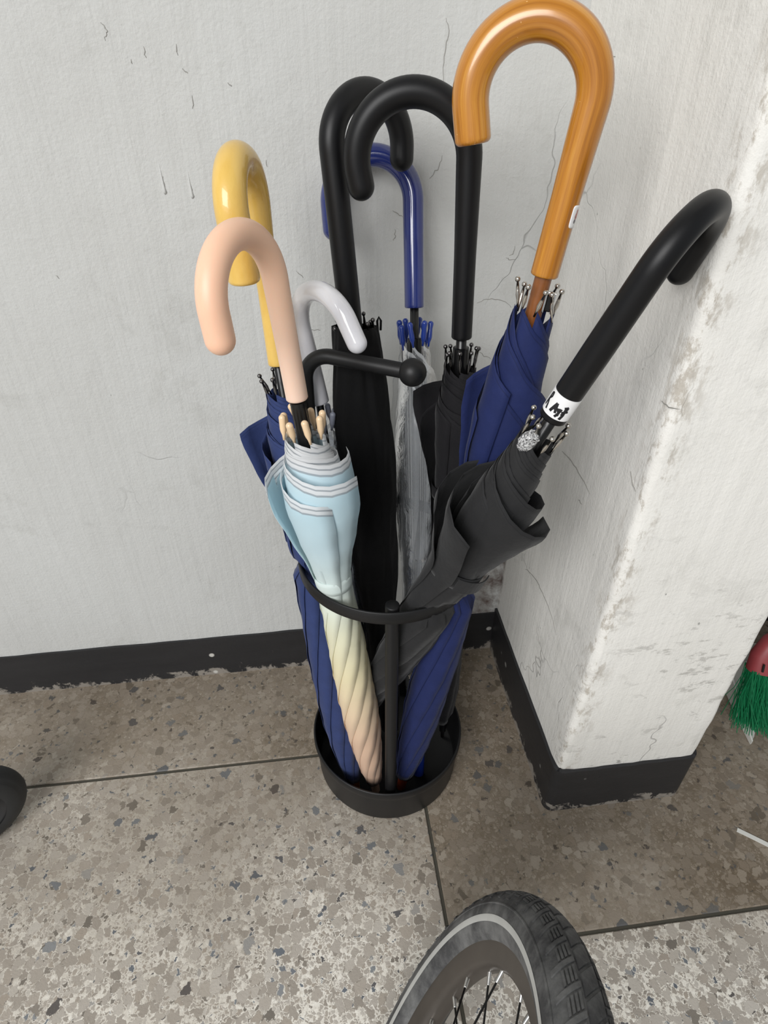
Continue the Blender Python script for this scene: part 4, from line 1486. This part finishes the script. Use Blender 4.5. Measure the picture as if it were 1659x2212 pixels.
def dustpan():
    # flat pan with a lip that runs out into a point at each front corner
    root = thing('dustpan', 'white plastic dustpan lying on the floor behind the pillar', 'dustpan', (0.632, -0.262, 0.0))
    org = A3((0.632, -0.262, 0.0))
    rows = []
    outline = [(0.0, 0.0), (0.012, 0.012), (0.03, 0.035), (0.21, 0.035), (0.228, 0.012), (0.240, 0.0), (0.238, 0.10), (0.225, 0.16), (0.04, 0.17), (0.014, 0.11)]
    ang = math.radians(-3)
    def R2(x, y):
        return (x * math.cos(ang) - y * math.sin(ang), x * math.sin(ang) + y * math.cos(ang))
    V = []
    for z in (0.001, 0.004):
        for x, y in outline:
            px, py = R2(x, y)
            V.append((px, py, z + 0.02 * max(0, y - 0.05)))
    n = len(outline)
    F = [tuple(range(n))[::-1], tuple(n + i for i in range(n))]
    for i in range(n):
        k = (i + 1) % n
        F.append((i, k, n + k, n + i))
    mesh_obj('pan', V, F, M_WHITEPL, root, smooth=False)
    # raised side walls
    for pts in ([(0.0, 0.0, 0.010), (0.006, 0.06, 0.026), (0.014, 0.11, 0.040), (0.04, 0.17, 0.05)], [(0.240, 0.0, 0.010), (0.239, 0.05, 0.026), (0.238, 0.10, 0.040), (0.225, 0.16, 0.05)], [(0.04, 0.17, 0.05), (0.13, 0.168, 0.055), (0.225, 0.16, 0.05)]):
        V, F = [], []
        for x, y, h in pts:
            px, py = R2(x, y)
            for dx, z in ((-0.0015, 0.001), (0.0015, 0.001), (0.0015, h), (-0.0015, h)):
                V.append((px + dx, py + dx * 0.3, z))
        for i in range(len(pts) - 1):
            for j in range(4):
                k = (j + 1) % 4
                F.append((i * 4 + j, i * 4 + k, i * 4 + 4 + k, i * 4 + 4 + j))
        F += [(3, 2, 1, 0), tuple(len(pts) * 4 - 4 + j for j in range(4))]
        mesh_obj('side_wall', V, F, M_WHITEPL, root, smooth=False)
dustpan()

def broom(label, org, sx, headmat, brmat, nbr, seed, width, slots):
    root = thing('broom', label, 'broom', org)
    r = np.random.default_rng(seed)
    # head: tapered shroud
    V = []
    hw = width / 2
    prof = [(0.0, 1.0, 0.022), (0.03, 0.97, 0.021), (0.06, 0.80, 0.018), (0.085, 0.42, 0.015), (0.10, 0.20, 0.013), (0.135, 0.15, 0.012)]
    base = A3((0, 0, 0.105))
    tilt = A3((0.05, 0.32, 0.95))
    tilt = unit(tilt)
    xa = unit(A3((0.97, -0.22, 0.0)))
    ya = np.cross(tilt, xa)
    n = 28
    for t, fx, fy in prof:
        for j in range(n):
            a = 2 * math.pi * j / n
            ca, sa = math.cos(a), math.sin(a)
            x = hw * fx * abs(ca) ** 0.45 * (1 if ca > 0 else -1)
            y = fy * abs(sa) ** 0.7 * (1 if sa > 0 else -1)
            V.append(base + tilt * t + xa * x + ya * y)
    F = grid_faces(len(prof), n, True) + [tuple(range(n))[::-1], tuple((len(prof) - 1) * n + j for j in range(n))]
    head = mesh_obj('head', V, F, headmat, root, sharp=50)
    rod('stick', root, A3((0, 0, 0)), base + tilt * 0.11, base + tilt * 0.42, 0.011, M_WHITEPL if slots else headmat)
    if slots:
        for k in range(6):
            x = -hw * 0.85 + k * hw * 0.34
            c = base + tilt * 0.016 + xa * x - ya * 0.0225 * (1 if ya[1] > 0 else -1)
            v, f = box_vf(-0.0014, 0.0014, -0.0012, 0.0012, -0.007, 0.007)
            V = [c + p[0] * xa + p[1] * ya + p[2] * tilt for p in v]
            mesh_obj('slot', V, f, M_DARKSHAFT, head, smooth=False)
    # bristles: a dense uncountable brush
    VV, FF = [], []
    down = A3((0.0, 0, 0))
    for k in range(nbr):
        x = r.uniform(-0.97, 0.97) * hw
        y = r.uniform(-0.9, 0.9) * 0.019
        p0 = base + xa * x + ya * y + tilt * 0.004
        ln = r.uniform(0.085, 0.108)
        d = unit(-tilt * 0.85 + A3((x / hw * 0.22 + sx, -0.35, -0.28)) + r.normal(0, 0.12, 3))
        p1 = p0 + d * ln * 0.5 + r.normal(0, 0.003, 3)
        p2 = p1 + unit(d + r.normal(0, 0.16, 3) + A3((0, -0.15, 0.05))) * ln * 0.5
        p2[2] = max(p2[2], 0.006 - org[2] + r.uniform(0, 0.004))
        w = 0.0007
        n0 = len(VV)
        for p in (p0, p1, p2):
            for q in range(3):
                a = 2.094 * q
                VV.append(p + w * (math.cos(a) * xa + math.sin(a) * ya))
        for i in range(2):
            for q in range(3):
                q2 = (q + 1) % 3
                FF.append((n0 + i * 3 + q, n0 + i * 3 + q2, n0 + i * 3 + 3 + q2, n0 + i * 3 + 3 + q))
    b = mesh_obj('bristles', VV, FF, brmat, root, smooth=False)
    b['kind'] = 'stuff'
broom('green-bristled broom with dull red slotted head standing behind the pillar', (0.716, -0.206, 0.0), -0.02, M_REDPL, M_GREENB, 1500, 31, 0.17, True)
broom('dark red bristled broom behind the green one', (0.885, -0.150, 0.0), 0.0, M_REDPL, M_REDB, 900, 32, 0.16, False)

# thin white strip lying on the floor
Vs, Fs = [], []
pa, pb_ = A3((0.527, -0.392, 0.0)), A3((0.640, -0.497, 0.0))
dv = unit(pb_ - pa)
nv = A3((-dv[1], dv[0], 0))
for i in range(12):
    k = i / 11
    c = pa + (pb_ - pa) * k + nv * 0.004 * math.sin(k * 3.1)
    hgt = 0.0008 + 0.006 * max(0, k - 0.5)
    for s in (-0.0032, 0.0032):
        for z in (0.0, 0.0012):
            Vs.append(c + nv * s + A3((0, 0, hgt + z - 0.0004)))
for i in range(11):
    b0, b1 = i * 4, i * 4 + 4
    Fs += [(b0, b0 + 2, b1 + 2, b1), (b0 + 1, b1 + 1, b1 + 3, b0 + 3), (b0, b1, b1 + 1, b0 + 1), (b0 + 2, b0 + 3, b1 + 3, b1 + 2)]
Fs += [(0, 1, 3, 2), (44, 46, 47, 45)]
tag(mesh_obj('plastic_strip', Vs, Fs, M_WHITEPL, smooth=False), 'thin white plastic strip lying on the floor in front of the pillar', 'plastic strip')
